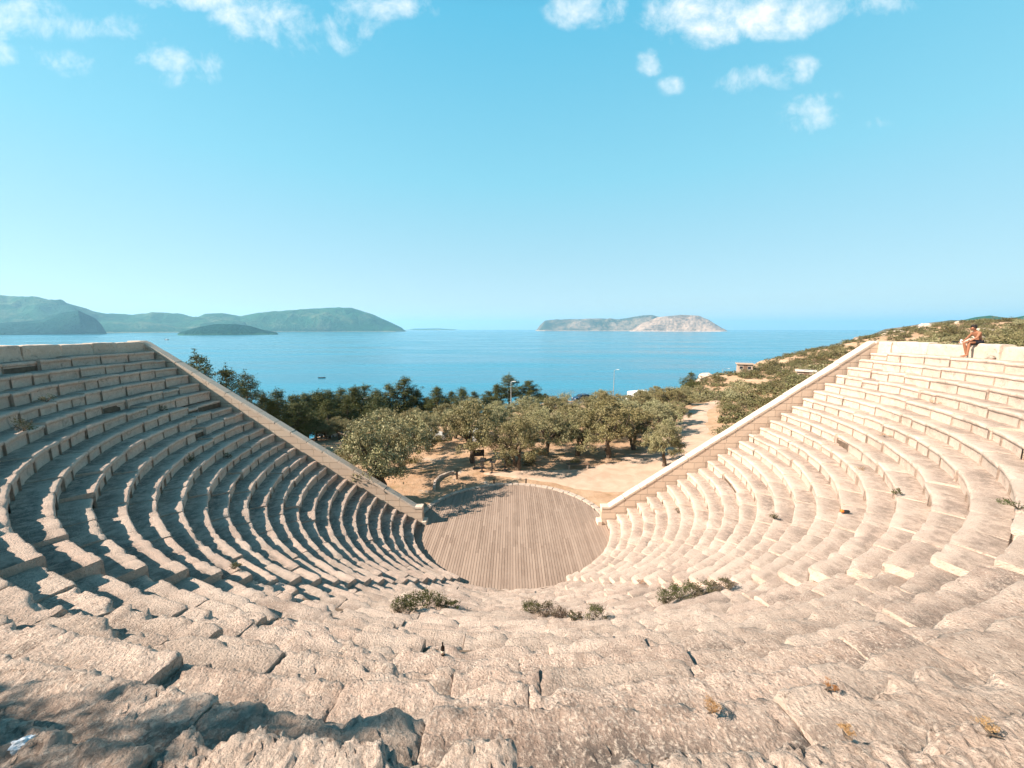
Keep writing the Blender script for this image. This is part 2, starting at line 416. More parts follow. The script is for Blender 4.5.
F += [(0, nth + (j + 1) % nth, nth + j, nth + j)[:3] + (nth + j,) for j in range(0)]
V2 = V[nth:]; F2 = [tuple(a - nth for a in f) for f in F]
cap = [tuple(range(nth))]
tag(mesh_np('sea', V2, np.array(F2), M['sea'], smooth=False, extra_faces=cap), kind='structure')

HAZE = 6.5e-5
def haze():
    s = N('haze_air')
    v = s.n('ShaderNodeVolumePrincipled', {'Color': (.42, .78, 1.0, 1), 'Density': HAZE, 'Anisotropy': 0.25})
    return s.out(vol=v.outputs[0])
bm = bmesh.new(); bx(bm, 0, 60, (SEA - 12 + 560) / 2, 56000, 56000, 560 - (SEA - 12))
o = obj('haze', bm, haze()); tag(o, kind='stuff')

# ------------------------------------------------------------------ distant hills
def hill(name, sil, D, depth, mat, seed, rough=.16, pw=1.0, base_px=None, label=None):
    """sil: list of (px, py) of the skyline, D distance of its shore, depth its thickness"""
    az = []; ra = []
    for px, py in sil:
        u, a, b = ray(px, py); d = math.hypot(u, a)
        az.append(math.atan2(u, a)); ra.append(b / d)
    az = np.array(az); ra = np.array(ra)
    na, nd = 260, 70
    A = np.linspace(az[0], az[-1], na); Rt = np.interp(A, az, ra)
    Dm = D + depth * .5
    ridge = np.maximum(Rt * Dm + (CAM.z - SEA), 0)
    t = np.linspace(0, 1, nd)
    shp = np.sin(PI * np.clip(t, 0, 1)) ** pw
    AA, TT = np.meshgrid(A, t, indexing='ij')
    ends = np.clip(np.minimum((A - A[0]), (A[-1] - A)) / (A[-1] - A[0]) * 14, 0, 1)
    dist = Dm + (TT - .5) * depth * (.35 + .65 * np.sqrt(ends))[:, None]
    X = np.sin(AA) * dist; Y = np.cos(AA) * dist
    P = np.stack([X.ravel(), Y.ravel(), 0 * X.ravel()], 1)
    nz = fbm(P, 1 / 420., 5, seed, .55).reshape(X.shape); rg = 1 - np.abs(fbm(P, 1 / 700., 4, seed + 9).reshape(X.shape)) * 2
    tp = np.clip(ends / .6, 0, 1); tp = tp * tp * (3 - 2 * tp)
    base = (ridge * tp)[:, None] * shp[None, :]
    side = 1 - .9 * np.exp(-((TT - .5) / .12) ** 2)          # keep the skyline where it was measured
    Z = base * (1 + rough * 2.0 * (nz + .9 * (rg - .6)) * side) + nz * rough * 80 * np.minimum(base / 60, 1) * (.15 + side)
    Z = SEA - 8 + Z + 8 * np.clip(base / 8, 0, 1)
    V = np.stack([X.ravel(), Y.ravel(), Z.ravel()], 1)
    idx = np.arange(na * nd).reshape(na, nd)
    F = np.stack([idx[:-1, :-1].ravel(), idx[:-1, 1:].ravel(), idx[1:, 1:].ravel(), idx[1:, :-1].ravel()], 1)
    return tag(mesh_np(name, V, F, mat), label, kind='structure')
hill('mountains', [(-330, 300), (-200, 285), (-80, 288), (0, 296), (25, 299), (60, 305), (95, 313), (130, 316), (150, 314), (190, 318), (210, 320), (225, 319), (250, 319), (258, 333)], 5200, 2600, M['hill_green'], 3, .2, .8)
hill('headland', [(-60, 326), (0, 323), (40, 320), (62, 313), (78, 310), (95, 318), (108, 331)], 3900, 600, M['hill_dark'], 21, .08, .8)
hill('coastal_hills', [(165, 332), (185, 322), (205, 314), (222, 313), (240, 316), (258, 313), (272, 312), (290, 310), (310, 309), (330, 308), (352, 308), (372, 314), (392, 323), (409, 331)], 5600, 1500, M['hill_green'], 31, .12, .8)
hill('islet', [(175, 333.5), (200, 327), (218, 325), (235, 324), (250, 326), (264, 330), (280, 333)], 2900, 500, M['hill_dark'], 41, .12, .8)
hill('far_headland', [(400, 331), (415, 328.6), (440, 328.4), (458, 329.5)], 12000, 900, M['hill_green'], 51, .05, .8)
hill('island', [(534, 330), (545, 321), (560, 320), (580, 319), (600, 318), (618, 319), (640, 316), (652, 315), (668, 319), (680, 325), (700, 330)], 7400, 1500, M['hill_mix'], 61, .14, .7)
hill('rocky_island', [(628, 330.5), (645, 322), (660, 317), (680, 315), (698, 316), (710, 321), (722, 328), (729, 330.5)], 6600, 700, M['hill_rock'], 71, .14, .8)
hill('inland_hills', [(930, 331), (955, 322), (975, 317), (990, 315), (1010, 318), (1030, 314), (1090, 312), (1200, 300), (1400, 300)], 2600, 1200, M['hill_green'], 81, .12, .8)
hill('distant_cape', [(850, 338), (868, 336), (885, 330), (905, 328), (925, 325), (950, 322), (990, 322)], 1500, 500, M['hill_mix'], 91, .12, .8)

# ------------------------------------------------------------------ cavea: rows of stone seats
def res_at(d):
    return .017 if d < 3 else .034 if d < 5 else .06 if d < 9 else .1 if d < 15 else .15
def profile(res, tread, rise):
    key = [(.06, -rise - .12), (.06, -.19), (.045, -.15), (0.0, -.125), (-.005, -.045), (.008, -.015), (.035, 0.0), (tread + .16, 0.0)]
    pts = [key[0]]
    for a, b in zip(key[:-1], key[1:]):
        L = math.hypot(b[0] - a[0], b[1] - a[1]); n = max(1, int(round(L / (res * 1.15))))
        for i in range(1, n + 1):
            t = i / n; pts.append((a[0] + (b[0] - a[0]) * t, a[1] + (b[1] - a[1]) * t))
    return np.array(pts)
def pol(r, ph): return np.stack([CX + r * np.sin(ph), CY - r * np.cos(ph)], -1)
MID0, MID1 = R(-25), R(26)
seating = empty('amphitheatre_seating', (0, CY, 0), 0, 'semicircular tiers of weathered pale limestone seats stepping down to the round stage', 'amphitheatre')
off = Vector((0, CY, 0))
PLANTGAP = []
pmid_l = lambda p: p < MID1
for k in range(NROW):
    rk = R0 + TREAD * k; zk = zrow(k)
    VV = []; FF = []; CAPS = []; BL = []; WR = []; FT = []; PL = []; base = 0
    ph = -PI / 2 + .004
    rng = np.random.default_rng(100 + k)
    while ph < PI / 2 - .004:
        mid = MID0 < ph + .3 / rk < MID1
        L = rng.uniform(.75, 1.75) if rk > 9 else rng.uniform(.6, 1.1)
        if mid: L *= rng.uniform(.8, 1.7)
        ph1 = ph + L / rk
        for bnd in (MID0, MID1, PI / 2 - .004):
            if ph < bnd - 1e-6 and ph1 > bnd - .35 / rk: ph1 = bnd; break
        g = rng.uniform(.001, .004) / rk if k > 20 and mid else rng.uniform(.002, .009 if pmid_l(ph) else .005) / rk
        pm = (ph + ph1) / 2
        c = pol(rk, pm); d = math.sqrt(c[0] ** 2 + c[1] ** 2 + (zk - 12.5) ** 2)
        dnear = min(math.sqrt(q[0] ** 2 + q[1] ** 2 + (zk - 12.5) ** 2) for q in (pol(rk, ph), c, pol(rk, ph1)))
        res = res_at(dnear)
        ns = max(4, int((ph1 - ph) * rk / res)) + 1
        pf = profile(res, TREAD, RISE); m = len(pf)
        # per-block pose
        near = max(0, 1 - d / 9)
        wr = (1.0 if mid else (.45 if pm < 0 else .6)) * (.55 + .45 * rng.random())
        wr = min(1.3, wr + near * .5)
        dz = rng.normal(0, .014 + .010 * (mid)); dr = rng.normal(0, .014 + .010 * mid)
        if not mid and rng.random() < .12: dz -= rng.uniform(.02, .07); tw0 = 1
        if mid:
            dz -= .17
            if k == 0: dz -= .12
        if rng.random() < (.07 if mid else .04): dz -= rng.uniform(.04, .12); dr += rng.uniform(.03, .10)
        tilt = rng.normal(0, .012); yaw = rng.normal(0, .010); twr = rng.normal(0, .012)
        sp = np.linspace(ph + g, ph1 - g, ns)
        # tighter columns close to the two ends
        S2, Q = np.meshgrid(sp, np.arange(m), indexing='ij')
        pr = pf[Q, 0]; pz = pf[Q, 1]
        sl = (S2 - pm) * rk
        e = np.minimum(S2 - (ph + g), (ph1 - g) - S2) * rk
        rr_ = rk + pr + dr + yaw * sl; zz_ = zk + pz + dz + tilt * sl + twr * pr
        er = np.exp(-e / .012) * .010 * (1 + .4 * wr) + np.exp(-e / .05) * .006 * wr
        topness = np.clip((pz + .2) / .2, 0, 1)
        zz_ -= er * topness; rr_ += er * (pz > -.19)
        xy = pol(rr_, S2)
        P = np.stack([xy[..., 0].ravel(), xy[..., 1].ravel(), zz_.ravel()], 1)
        seedo = rng.uniform(0, 50)
        P2 = P + np.array([seedo, 0, seedo * .3])
        n1 = fbm(P2, 2.2, 3, 1); n2 = fbm(P2, 9, 3, 2)
        amp = .006 + .012 * wr
        disp = n1 * amp + n2 * amp * .8
        if res < .07: 
            n3 = fbm(P, 34, 2, 3, .6); cr = np.abs(fbm(P2, 5, 3, 8))
            disp = disp + n3 * .024 * wr - np.exp(-(cr / .03) ** 2) * .016 * wr
        # erosion of the nosing
        cor = np.exp(-((pf[Q, 0] + (-pf[Q, 1])) / .11) ** 2).ravel()
        chip = np.clip(fbm(P2, 3.1, 3, 6) - .05, 0, 1) * (.20 if near > .3 else .30) * wr * cor
        nr = np.where(pz > -.02, 0, -1.0).ravel(); nzv = np.where(pz > -.05, 1.0, 0).ravel()
        rr2 = rr_.ravel() + nr * disp + chip * .8
        zz2 = zz_.ravel() + nzv * disp - chip * .75
        xy = pol(rr2, S2.ravel())
        VV.append(np.stack([xy[:, 0], xy[:, 1] - off.y, zz2], 1))
        MAIN = VV[-1]
        idx = np.arange(ns * m).reshape(ns, m) + base
        FF.append(np.stack([idx[:-1, :-1].ravel(), idx[:-1, 1:].ravel(), idx[1:, 1:].ravel(), idx[1:, :-1].ravel()], 1))
        base += ns * m
        # closing wall at each end of the block (strip down to its foot)
        for col, flip in ((0, False), (ns - 1, True)):
            top = np.arange(m) + col * m
            pts = MAIN[top].copy(); low = pts.copy(); low[:, 2] = zk - RISE - .12
            # keep feet under the profile
            VV.append(np.concatenate([pts, low])); b0 = base; base += 2 * m
            a = np.arange(m - 1) + b0
            q = np.stack([a, a + 1, a + 1 + m, a + m], 1)
            FF.append(q if flip else q[:, ::-1])
        tot = ns * m + 4 * m
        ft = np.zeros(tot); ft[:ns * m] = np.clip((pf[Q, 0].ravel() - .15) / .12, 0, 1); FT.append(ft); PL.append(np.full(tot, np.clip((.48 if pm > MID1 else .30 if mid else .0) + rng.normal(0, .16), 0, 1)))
        BL.append(np.full(tot, rng.random())); WR.append(np.full(tot, min(1, wr)))
        ph = ph1
    V = np.concatenate(VV); F = np.concatenate(FF)
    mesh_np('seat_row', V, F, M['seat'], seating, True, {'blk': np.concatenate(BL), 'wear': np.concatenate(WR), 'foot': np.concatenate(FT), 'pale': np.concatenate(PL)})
# earth core under the seats
phs = np.linspace(-PI / 2, PI / 2, 160); V = []; nk = 0
prof = []
for k in range(NROW):
    rk = R0 + TREAD * k; zk = zrow(k) - .27
    prof += [(rk + .14, zk - RISE if k else -.3), (rk + .14, zk)]
prof += [(R0 + TREAD * NROW + .9, Z0 + RISE * (NROW - 1) - .2), (R0 + TREAD * NROW + .9, 0)]
prof = np.array(prof)
G = np.concatenate([np.stack([pol(prof[:, 0], np.full(len(prof), p))[:, 0], pol(prof[:, 0], np.full(len(prof), p))[:, 1] - off.y, prof[:, 1]], 1) for p in phs])
idx = np.arange(len(G)).reshape(len(phs), len(prof))
F = np.stack([idx[:-1, :-1].ravel(), idx[:-1, 1:].ravel(), idx[1:, 1:].ravel(), idx[1:, :-1].ravel()], 1)
mesh_np('foundation', G, F, M['core'], seating, False)

# parapet wall round the top, two stretches of big rough blocks
def parapet(a0, a1, label, seed):
    o = empty('parapet_wall', (0, CY, 0), 0, label, 'wall')
    rng = np.random.default_rng(seed); ph = a0; rin = 21.97; zt0 = 11.79
    VV = []; FF = []; BL = []; base = 0
    while ph < a1 - .01:
        ph1 = min(a1, ph + rng.uniform(.9, 2.0) / 22)
        if a1 - ph1 < .03: ph1 = a1
        gg = .012 / 22; d = math.hypot(*pol(22, (ph + ph1) / 2)); res = .05 if d < 8 else .09
        ns = max(4, int((ph1 - ph) * 22 / res)); zt = zt0 + rng.normal(0, .035); ri = rin + rng.normal(0, .03)
        key = [(0, 10.9), (0, zt - .05), (.02, zt - .015), (.05, zt), (.5, zt), (.54, zt - .03), (.55, 9.5)]
        pts = [key[0]]
        for a, b in zip(key[:-1], key[1:]):
            L = math.hypot(b[0] - a[0], b[1] - a[1]); n = max(1, int(L / (res * 1.2)))
            for i in range(1, n + 1): pts.append((a[0] + (b[0] - a[0]) * i / n, a[1] + (b[1] - a[1]) * i / n))
        pf = np.array(pts); m = len(pf)
        S2, Q = np.meshgrid(np.linspace(ph + gg, ph1 - gg, ns), np.arange(m), indexing='ij')
        e = (np.minimum(S2 - ph, ph1 - S2) * 22).ravel()
        r_ = (ri + pf[Q, 0]).ravel(); z_ = pf[Q, 1].ravel()
        xy = pol(r_, S2.ravel()); P = np.stack([xy[:, 0], xy[:, 1], z_], 1) + rng.uniform(0, 30)
        dsp = fbm(P, 2.0, 3, 1) * .05 + fbm(P, 9, 2, 2) * .02
        er = np.exp(-e / .05) * .035
        inner = Q.ravel() < m * .45
        r_ = r_ + np.where(inner, 1, -1) * (er - dsp) * (z_ < zt - .01); z_ = z_ - (er - dsp * .8) * (z_ > zt - .2)
        xy = pol(r_, S2.ravel()); VV.append(np.stack([xy[:, 0], xy[:, 1] - off.y, z_], 1))
        MAIN = VV[-1]
        idx = np.arange(ns * m).reshape(ns, m)
        FF.append(base + np.stack([idx[:-1, :-1].ravel(), idx[:-1, 1:].ravel(), idx[1:, 1:].ravel(), idx[1:, :-1].ravel()], 1))
        nb = ns * m
        for col, fl in ((0, 0), (ns - 1, 1)):
            pts_ = MAIN[idx[col]]
            ctr = pts_.mean(0, keepdims=True); VV.append(np.concatenate([pts_, ctr])); b0 = base + nb
            a = np.arange(m - 1) + b0; q = np.stack([a, a + 1, np.full(m - 1, b0 + m), np.full(m - 1, b0 + m)], 1)
            FF.append(q if fl else q); nb += m + 1
        # degenerate quads are cleaned by validate
        base += nb; BL.append(np.full(nb, rng.random())); ph = ph1
    V = np.concatenate(VV); F = np.concatenate(FF)
    quads = F[F[:, 2] != F[:, 3]]; tris = F[F[:, 2] == F[:, 3]][:, :3]
    B = np.concatenate(BL)
    mesh_np('block_course', V, quads, M['parapet'], o, True, {'blk': B, 'wear': B * 0 + .5}, extra_faces=[tuple(t) for t in tris.tolist()])
    return o
parapet(R(-90.5), R(-14), 'low stained block wall along the top of the shaded left seats', 5)
parapet(R(13), R(90.5), 'low pale block wall behind the top right seats where the person sits', 6)

# retaining walls beside the stage end of the seats
def retaining(side, label):
    zlift = .10
    o = empty('retaining_wall', (side * 5.75, CY + .05, 0), 0, label, 'wall')
    y0, y1 = 0.0, .44
    xk = 22.2 if side < 0 else 21.75
    line = [(5.75, 1.10), (6.25, 1.10), (xk, 11.64), (22.95, 11.64)]
    bm = bmesh.new()
    pts = [(5.75, -.4)] + line + [(22.95, -.4)]
    def P(a, z, y): return (side * (a - 5.75), y, z)
    # front / back as strips so that the mesh stays convex per face
    for (a, b) in zip(line[:-1], line[1:]):
        f = [bm.verts.new(P(a[0], -.4, y0)), bm.verts.new(P(b[0], -.4, y0)), bm.verts.new(P(b[0], b[1], y0)), bm.verts.new(P(a[0], a[1], y0))]
        g = [bm.verts.new(P(a[0], -.4, y1)), bm.verts.new(P(b[0], -.4, y1)), bm.verts.new(P(b[0], b[1], y1)), bm.verts.new(P(a[0], a[1], y1))]
        bm.faces.new(f); bm.faces.new(g[::-1]); bm.faces.new([f[3], f[2], g[2], g[3]])
    for a in (line[0], line[-1]):
        f = [bm.verts.new(P(a[0], -.4, y0)), bm.verts.new(P(a[0], a[1], y0)), bm.verts.new(P(a[0], a[1], y1)), bm.verts.new(P(a[0], -.4, y1))]
        bm.faces.new(f)
    bmesh.ops.remove_doubles(bm, verts=bm.verts, dist=.0005); bmesh.ops.recalc_face_normals(bm, faces=bm.faces)
    obj('block_face', bm, M['ashlar'], o)
    # coping stones
    bm = bmesh.new(); th = .15; rng = random.Random(9 + side)
    segs = [(line[0][0] - .03, line[0][1], line[1][0], line[1][1]), (*line[1], *line[2]), (line[2][0], line[2][1], 22.98, 11.64)]
    for (a0, z0, a1, z1) in segs:
        L = math.hypot(a1 - a0, z1 - z0); n = max(1, round(L / 1.15)); ang = math.atan2(z1 - z0, a1 - a0)
        for i in range(n):
            t = (i + .5) / n; w = L / n - .008
            lift = rng.uniform(-.012, .012)
            ca = a0 + (a1 - a0) * t - math.sin(ang) * th * .5; cz = z0 + (z1 - z0) * t + math.cos(ang) * th * .5 + .003 + lift
            rot = Matrix.Rotation(-ang * side, 3, 'Y')
            bx(bm, side * (ca - 5.75), .22 + rng.uniform(-.006, .006), cz, w - .012, .50, th, .02, rot)
    obj('coping', bm, M['coping'], o)
    bm = bmesh.new()
    bx(bm, -side * .10, .22, .13, .30, .60, .30, .03)
    obj('foot_block', bm, M['coping'], o)
    return o
retaining(-1, 'sloping ashlar wall with flat coping at the end of the shaded left seats')
retaining(1, 'sloping ashlar wall with bright white coping at the end of the sunlit right seats')

# ------------------------------------------------------------------ stage floor
VV = []; FF = []; BL = []; w = .15; RD = 6.12
x = -RD + .02; i = 0
rng = random.Random(3)
def box_np(x0, x1, y0, y1, z0, z1, base):
    v = [(x0, y0, z0), (x1, y0, z0), (x1, y1, z0), (x0, y1, z0), (x0, y0, z1), (x1, y0, z1), (x1, y1, z1), (x0, y1, z1)]
    f = [(0, 1, 5, 4), (1, 2, 6, 5), (2, 3, 7, 6), (3, 0, 4, 7), (4, 5, 6, 7)]
    return v, [tuple(a + base for a in q) for q in f]
base = 0
while x < RD - .05:
    xm = x + w / 2; half = math.sqrt(max(.02, RD ** 2 - xm ** 2))
    y = -half
    while y < half - .01:
        y1 = min(half, y + rng.uniform(2.5, 4.2)); 
        if half - y1 < .6: y1 = half
        zt = .035 + rng.uniform(-.004, .004)
        v, f = box_np(x + .009, x + w - .009, y + .003, y1 - .003, -.06, zt, base)
        VV += v; FF += f; BL += [rng.random()] * 8; base += 8; y = y1
    x += w
mesh_np('stage_floor', np.array(VV), np.array(FF), M['deck'], None, False, {'blk': BL}, loc=(0, CY, 0))
tag(bpy.data.objects['stage_floor'], kind='structure')
bm = bmesh.new(); bmesh.ops.create_circle(bm, cap_ends=True, radius=6.6, segments=96)
o = obj('stage_bed', bm, M['core'], loc=(0, CY, -.045)); tag(o, kind='structure')
bm = bmesh.new(); a = R(6); rng = random.Random(8)
while a < R(174):
    L = rng.uniform(.35, .75); a1 = a + L / 6.3; am = (a + a1) / 2; r = 6.34 + rng.uniform(-.04, .05)
    rot = Matrix.Rotation(am + PI / 2 + rng.uniform(-.05, .05), 3, 'Z')
    bx(bm, r * math.cos(am), r * math.sin(am), rng.uniform(-.02, .02), L - rng.uniform(.01, .05), .36 + rng.uniform(-.05, .05), .2, .03, rot)
    a = a1
o = obj('stage_kerb', bm, M['rock'], loc=(0, CY, 0)); tag(o, kind='structure')

# ------------------------------------------------------------------ foliage prototypes
def leaf_quads(C, size, asp, up=.0, droop=0.0, rng=RNG):
    n = len(C)
    a = rng.normal(size=(n, 3)); a[:, 2] = a[:, 2] * .8 + up - droop; a /= np.linalg.norm(a, axis=1)[:, None]
    b = rng.normal(size=(n, 3)); b -= a * (a * b).sum(1)[:, None]; b /= np.linalg.norm(b, axis=1)[:, None]
    s = size * rng.uniform(.6, 1.3, n)[:, None]
    A = a * s * .5; B = b * s * .5 * asp
    V = np.stack([C - A, C + B, C + A, C - B], 1).reshape(-1, 3)
    F = np.arange(n * 4).reshape(n, 4)
    return V, F
def sph(n, rng, shell=.55):
    d = rng.normal(size=(n, 3)); d /= np.linalg.norm(d, axis=1)[:, None]
    return d * (shell + (1 - shell) * rng.random(n)[:, None] ** .5)
def olive(seed, h=5.2, w=6.0):
    rng = np.random.default_rng(seed); rd = random.Random(seed)
    root = empty('olive_tree')
    VF = ([], [])
    ntr = rd.choice([1, 2, 2]); tips = []
    for t in range(ntr):
        lean = Vector((rd.uniform(-.5, .5), rd.uniform(-.5, .5), 0)) * (1.2 if ntr > 1 else .6)
        p = [Vector((lean.x * .15, lean.y * .15, -.2))]; rad = [.28 if ntr == 1 else .22]
        for i in range(1, 6):
            q = lean * (i / 5) + Vector((rd.uniform(-.08, .08), rd.uniform(-.08, .08), 1.7 * i / 5)); p.append(q); rad.append(rad[0] * (1 - .09 * i))
        tube_np(p, rad, 9, VF, .12)
        for bb in range(rd.randint(3, 5)):
            ang = rd.uniform(0, 2 * PI); L = w * rd.uniform(.25, .42); st = p[-1] if bb % 2 else p[-2]
            q = [st]; rr_ = [.11]
            for i in range(1, 6):
                f = i / 5
                q.append(st + Vector((math.cos(ang) * L * f + rd.uniform(-.1, .1), math.sin(ang) * L * f + rd.uniform(-.1, .1), (h - 2.4) * f ** .8 * rd.uniform(.5, 1.0)))); rr_.append(.11 * (1 - .17 * i))
            tube_np(q, rr_, 6, VF, .08); tips.append(q[-1])
    mesh_np('trunk', np.array(VF[0]), np.array(VF[1]), M['bark'], root)
    # crown: lobes of clumps
    lobes = [(Vector((0, 0, h * .63)), w * .30, h * .30)]
    nl = rd.randint(7, 9)
    for i in range(nl):
        ang = 2 * PI * i / nl + rd.uniform(-.3, .3); rr_ = w * rd.uniform(.24, .40)
        lobes.append((Vector((math.cos(ang) * rr_, math.sin(ang) * rr_, h * rd.uniform(.38, .66))), w * rd.uniform(.14, .21), h * rd.uniform(.15, .24)))
    for i in range(3):
        ang = rd.uniform(0, 6.28); rr_ = w * rd.uniform(.05, .2)
        lobes.append((Vector((math.cos(ang) * rr_, math.sin(ang) * rr_, h * rd.uniform(.72, .84))), w * rd.uniform(.12, .17), h * rd.uniform(.12, .16)))
    Cc = []
    for c, a, b in lobes:
        ncl = int(12.5 * (a / (w * .2)) ** 2) + 5
        s = sph(ncl, rng, .72); s[:, 2] = np.where(s[:, 2] < -.4, -.4 + s[:, 2] * .2, s[:, 2])
        cen = np.array(c) + s * np.array([a, a, b])
        for q in cen:
            n = int(rng.integers(80, 140)); rr_ = rng.uniform(.22, .42)
            Cc.append(q + rng.normal(size=(n, 3)) * np.array([rr_, rr_, rr_ * .8]) * .55)
            if rng.random() < .35:
                d = s[0] / np.linalg.norm(s[0]); Cc.append(q + (d + np.array([0, 0, .6])) * rng.random((14, 1)) * .5 + rng.normal(size=(14, 3)) * .06)
    C = np.concatenate(Cc); C = C[C[:, 2] > .35]
    V, F = leaf_quads(C, .15, .42, .25, 0, rng)
    mesh_np('crown', V, F, M['olive'], root, False)
    kids_of(root); return root
def pine(seed, h=8.0, w=4.0, open_=False):
    rng = np.random.default_rng(seed); rd = random.Random(seed)
    root = empty('pine_tree'); VF = ([], [])
    lean = rd.uniform(-.4, .4); p = [Vector((lean * (i / 8) ** 2, rd.uniform(-.05, .05), -.3 + (h + .1) * i / 8)) for i in range(9)]
    tube_np(p, [.17 * (1 - .11 * i) for i in range(9)], 8, VF, .05)
    Cc = []; z = h * (.30 if open_ else .16)
    while z < h * .98:
        f = (z / h); prof = (1 - max(0, (f - .35) / .68) ** 1.6) * (.75 + .25 * math.sin(f * 3)) if f > .3 else .75 + f * .5
        nb = rd.randint(3, 5)
        for i in range(nb):
            if open_ and rd.random() < .25: continue
            ang = rd.uniform(0, 2 * PI); L = w * .5 * prof * rd.uniform(.6, 1.12) + .12
            x0 = lean * f * f; tip = Vector((x0 + math.cos(ang) * L, math.sin(ang) * L, z + L * rd.uniform(.1, .45)))
            st = Vector((x0, 0, z)); md = st.lerp(tip, .5) - Vector((0, 0, .05 * L))
            tube_np([st, md, tip], [.045, .03, .012], 5, VF)
            nc = max(3, int(L * 4.2))
            for j in range(nc):
                t = .3 + .78 * (j + rd.random()) / nc; q = np.array(st.lerp(tip, t)) + rng.normal(size=3) * .16 * (1 + L * .3)
                n = int(rng.integers(30, 48)); rr_ = rng.uniform(.15, .27)
                Cc.append(q + rng.normal(size=(n, 3)) * np.array([rr_, rr_, rr_ * .62]))
        z += rd.uniform(.26, .42)
    Cc.append(np.array([lean, 0, h]) + rng.normal(size=(50, 3)) * np.array([.12, .12, .25]))
    C = np.concatenate(Cc)
    mesh_np('trunk', np.array(VF[0]), np.array(VF[1]), M['bark'], root)
    V, F = leaf_quads(C, .20, .30, .5, 0, rng)
    mesh_np('crown', V, F, M['pine'], root, False)
    kids_of(root); return root
def shrub_cloud(seed, r, h, n, leaf=.13, asp=.5, spiky=.3):
    rng = np.random.default_rng(seed)
    ncl = max(6, n // 45); d = sph(ncl, rng, .5); d[:, 2] = np.abs(d[:, 2])
    lump = 1 + .35 * vnoise(d * 2.2 + seed, seed)
    cen = d * np.array([r, r, h]) * lump[:, None] * .85
    k = rng.integers(0, ncl, n)
    C = cen[k] + rng.normal(size=(n, 3)) * np.array([r * .16, r * .16, h * .13])
    C[:, 2] = np.abs(C[:, 2]) + .02
    return leaf_quads(C, leaf, asp, spiky, 0, rng)
def shrub(seed, r, h, n, mat, name='shrub'):
    root = empty(name); VF = ([], []); rd = random.Random(seed)
    for i in range(7):
        a = rd.uniform(0, 6.28); tube_np([(0, 0, -.1), (math.cos(a) * r * .3, math.sin(a) * r * .3, h * .35), (math.cos(a) * r * .6, math.sin(a) * r * .6, h * .7)], [.04, .025, .01], 5, VF)
    mesh_np('stem', np.array(VF[0]), np.array(VF[1]), M['bark'], root)
    V, F = shrub_cloud(seed, r, h, n); mesh_np('foliage', V, F, mat, root, False)
    kids_of(root); return root

USED = set()
def place(protos, i, x, y, s=1.0, rz=None, label=None, cat=None, group=None, dz=0.0, sz=None, z=None):
    p = protos[i % len(protos)]
    o = p if p.name not in USED else copy_tree(p)
    USED.add(p.name)
    o.location = (x, y, (H(x, y) if z is None else z) + dz)
    o.rotation_euler = (0, 0, random.uniform(0, 6.28) if rz is None else rz)
    o.scale = (s, s, sz or s)
    for kk in ('label', 'category', 'group'):
        if kk in o.keys(): del o[kk]
    return tag(o, label, cat, group)

OL = [olive(41), olive(42, 5.6, 6.4), olive(43, 5.0, 5.4), olive(44, 5.4, 5.8), olive(45, 4.8, 6.2)]
OG = 'olive trees beyond the stage'
# (px, Y, scale, height scale, label)
ol = [
 (386, 25.7, 1.04, 1.26, 'big dark olive tree right behind the lower left sloping wall, shading the stage', 0),
 (404, 32.5, .86, .98, 'pale olive tree rising just behind the big one at the left wall', 1),
 (352, 31.0, .66, .62, 'small low olive tree peeping over the left wall nearest the parked cars', 2),
 (473, 34.0, 1.0, 1.10, 'tall olive tree with forked trunk standing by the signboards', 3),
 (428, 39.0, .75, .85, 'olive tree with two crossed dark trunks in front of the white parked car', 4),
 (518, 32.0, .80, .90, 'olive tree with ivy-thick trunk at the edge of the stage', 1),
 (497, 41.0, .72, .80, 'slim olive tree standing behind the reading stands', 2),
 (545, 36.5, .95, .92, 'rounded olive tree between the thick-trunked one and the bench', 0),
 (577, 36.5, .88, .95, 'olive tree directly behind the wooden bench', 4),
 (608, 35.8, 1.05, 1.12, 'broad dark-centred olive tree at the head of the gravel path', 3),
 (634, 38.5, .88, .85, 'olive tree whose crown merges to the right of the broad dark one', 1),
 (664, 32.0, .62, .85, 'small upright olive tree hugging the right sloping wall', 2),
 (655, 45, .9, .85, 'olive tree behind the small upright one at the right wall', 0),
]
for px, Y, s, szz, lab, k in ol:
    z = H(X_at(px, Y, 0), Y); place(OL, k, X_at(px, Y, z), Y, s * 1.14, None, lab, 'olive tree', OG, sz=szz * 1.05)
og2 = 'olive trees in the mixed grove behind'
for px, Y, s, k in [(316, 46, .62, 2), (341, 46, .6, 0), (326, 47, .4, 3), (385, 47, .72, 1), (372, 52, .6, 4), (445, 50, .8, 2), (470, 55, .8, 1), (415, 46, .75, 0), (528, 50, .85, 3), (556, 52, .8, 1), (590, 50, .9, 4), (612, 55, .85, 0), (640, 56, .9, 2), (622, 46, .85, 1),
                    (455, 44, .8, 0), (535, 45, .8, 2), (572, 44, .8, 1), (602, 44, .85, 4), (500, 47, .8, 3), (668, 58, .85, 1), (684, 66, .7, 3), (655, 68, .75, 2), (700, 76, .6, 4), (672, 50, .7, 0), (600, 66, .65, 1)]:
    z = H(X_at(px, Y, -1), Y); place(OL, k, X_at(px, Y, z), Y, s * 1.2, None, 'grey-green olive tree in the thick grove behind the front row of olives', 'olive tree', og2, sz=s * 1.0)
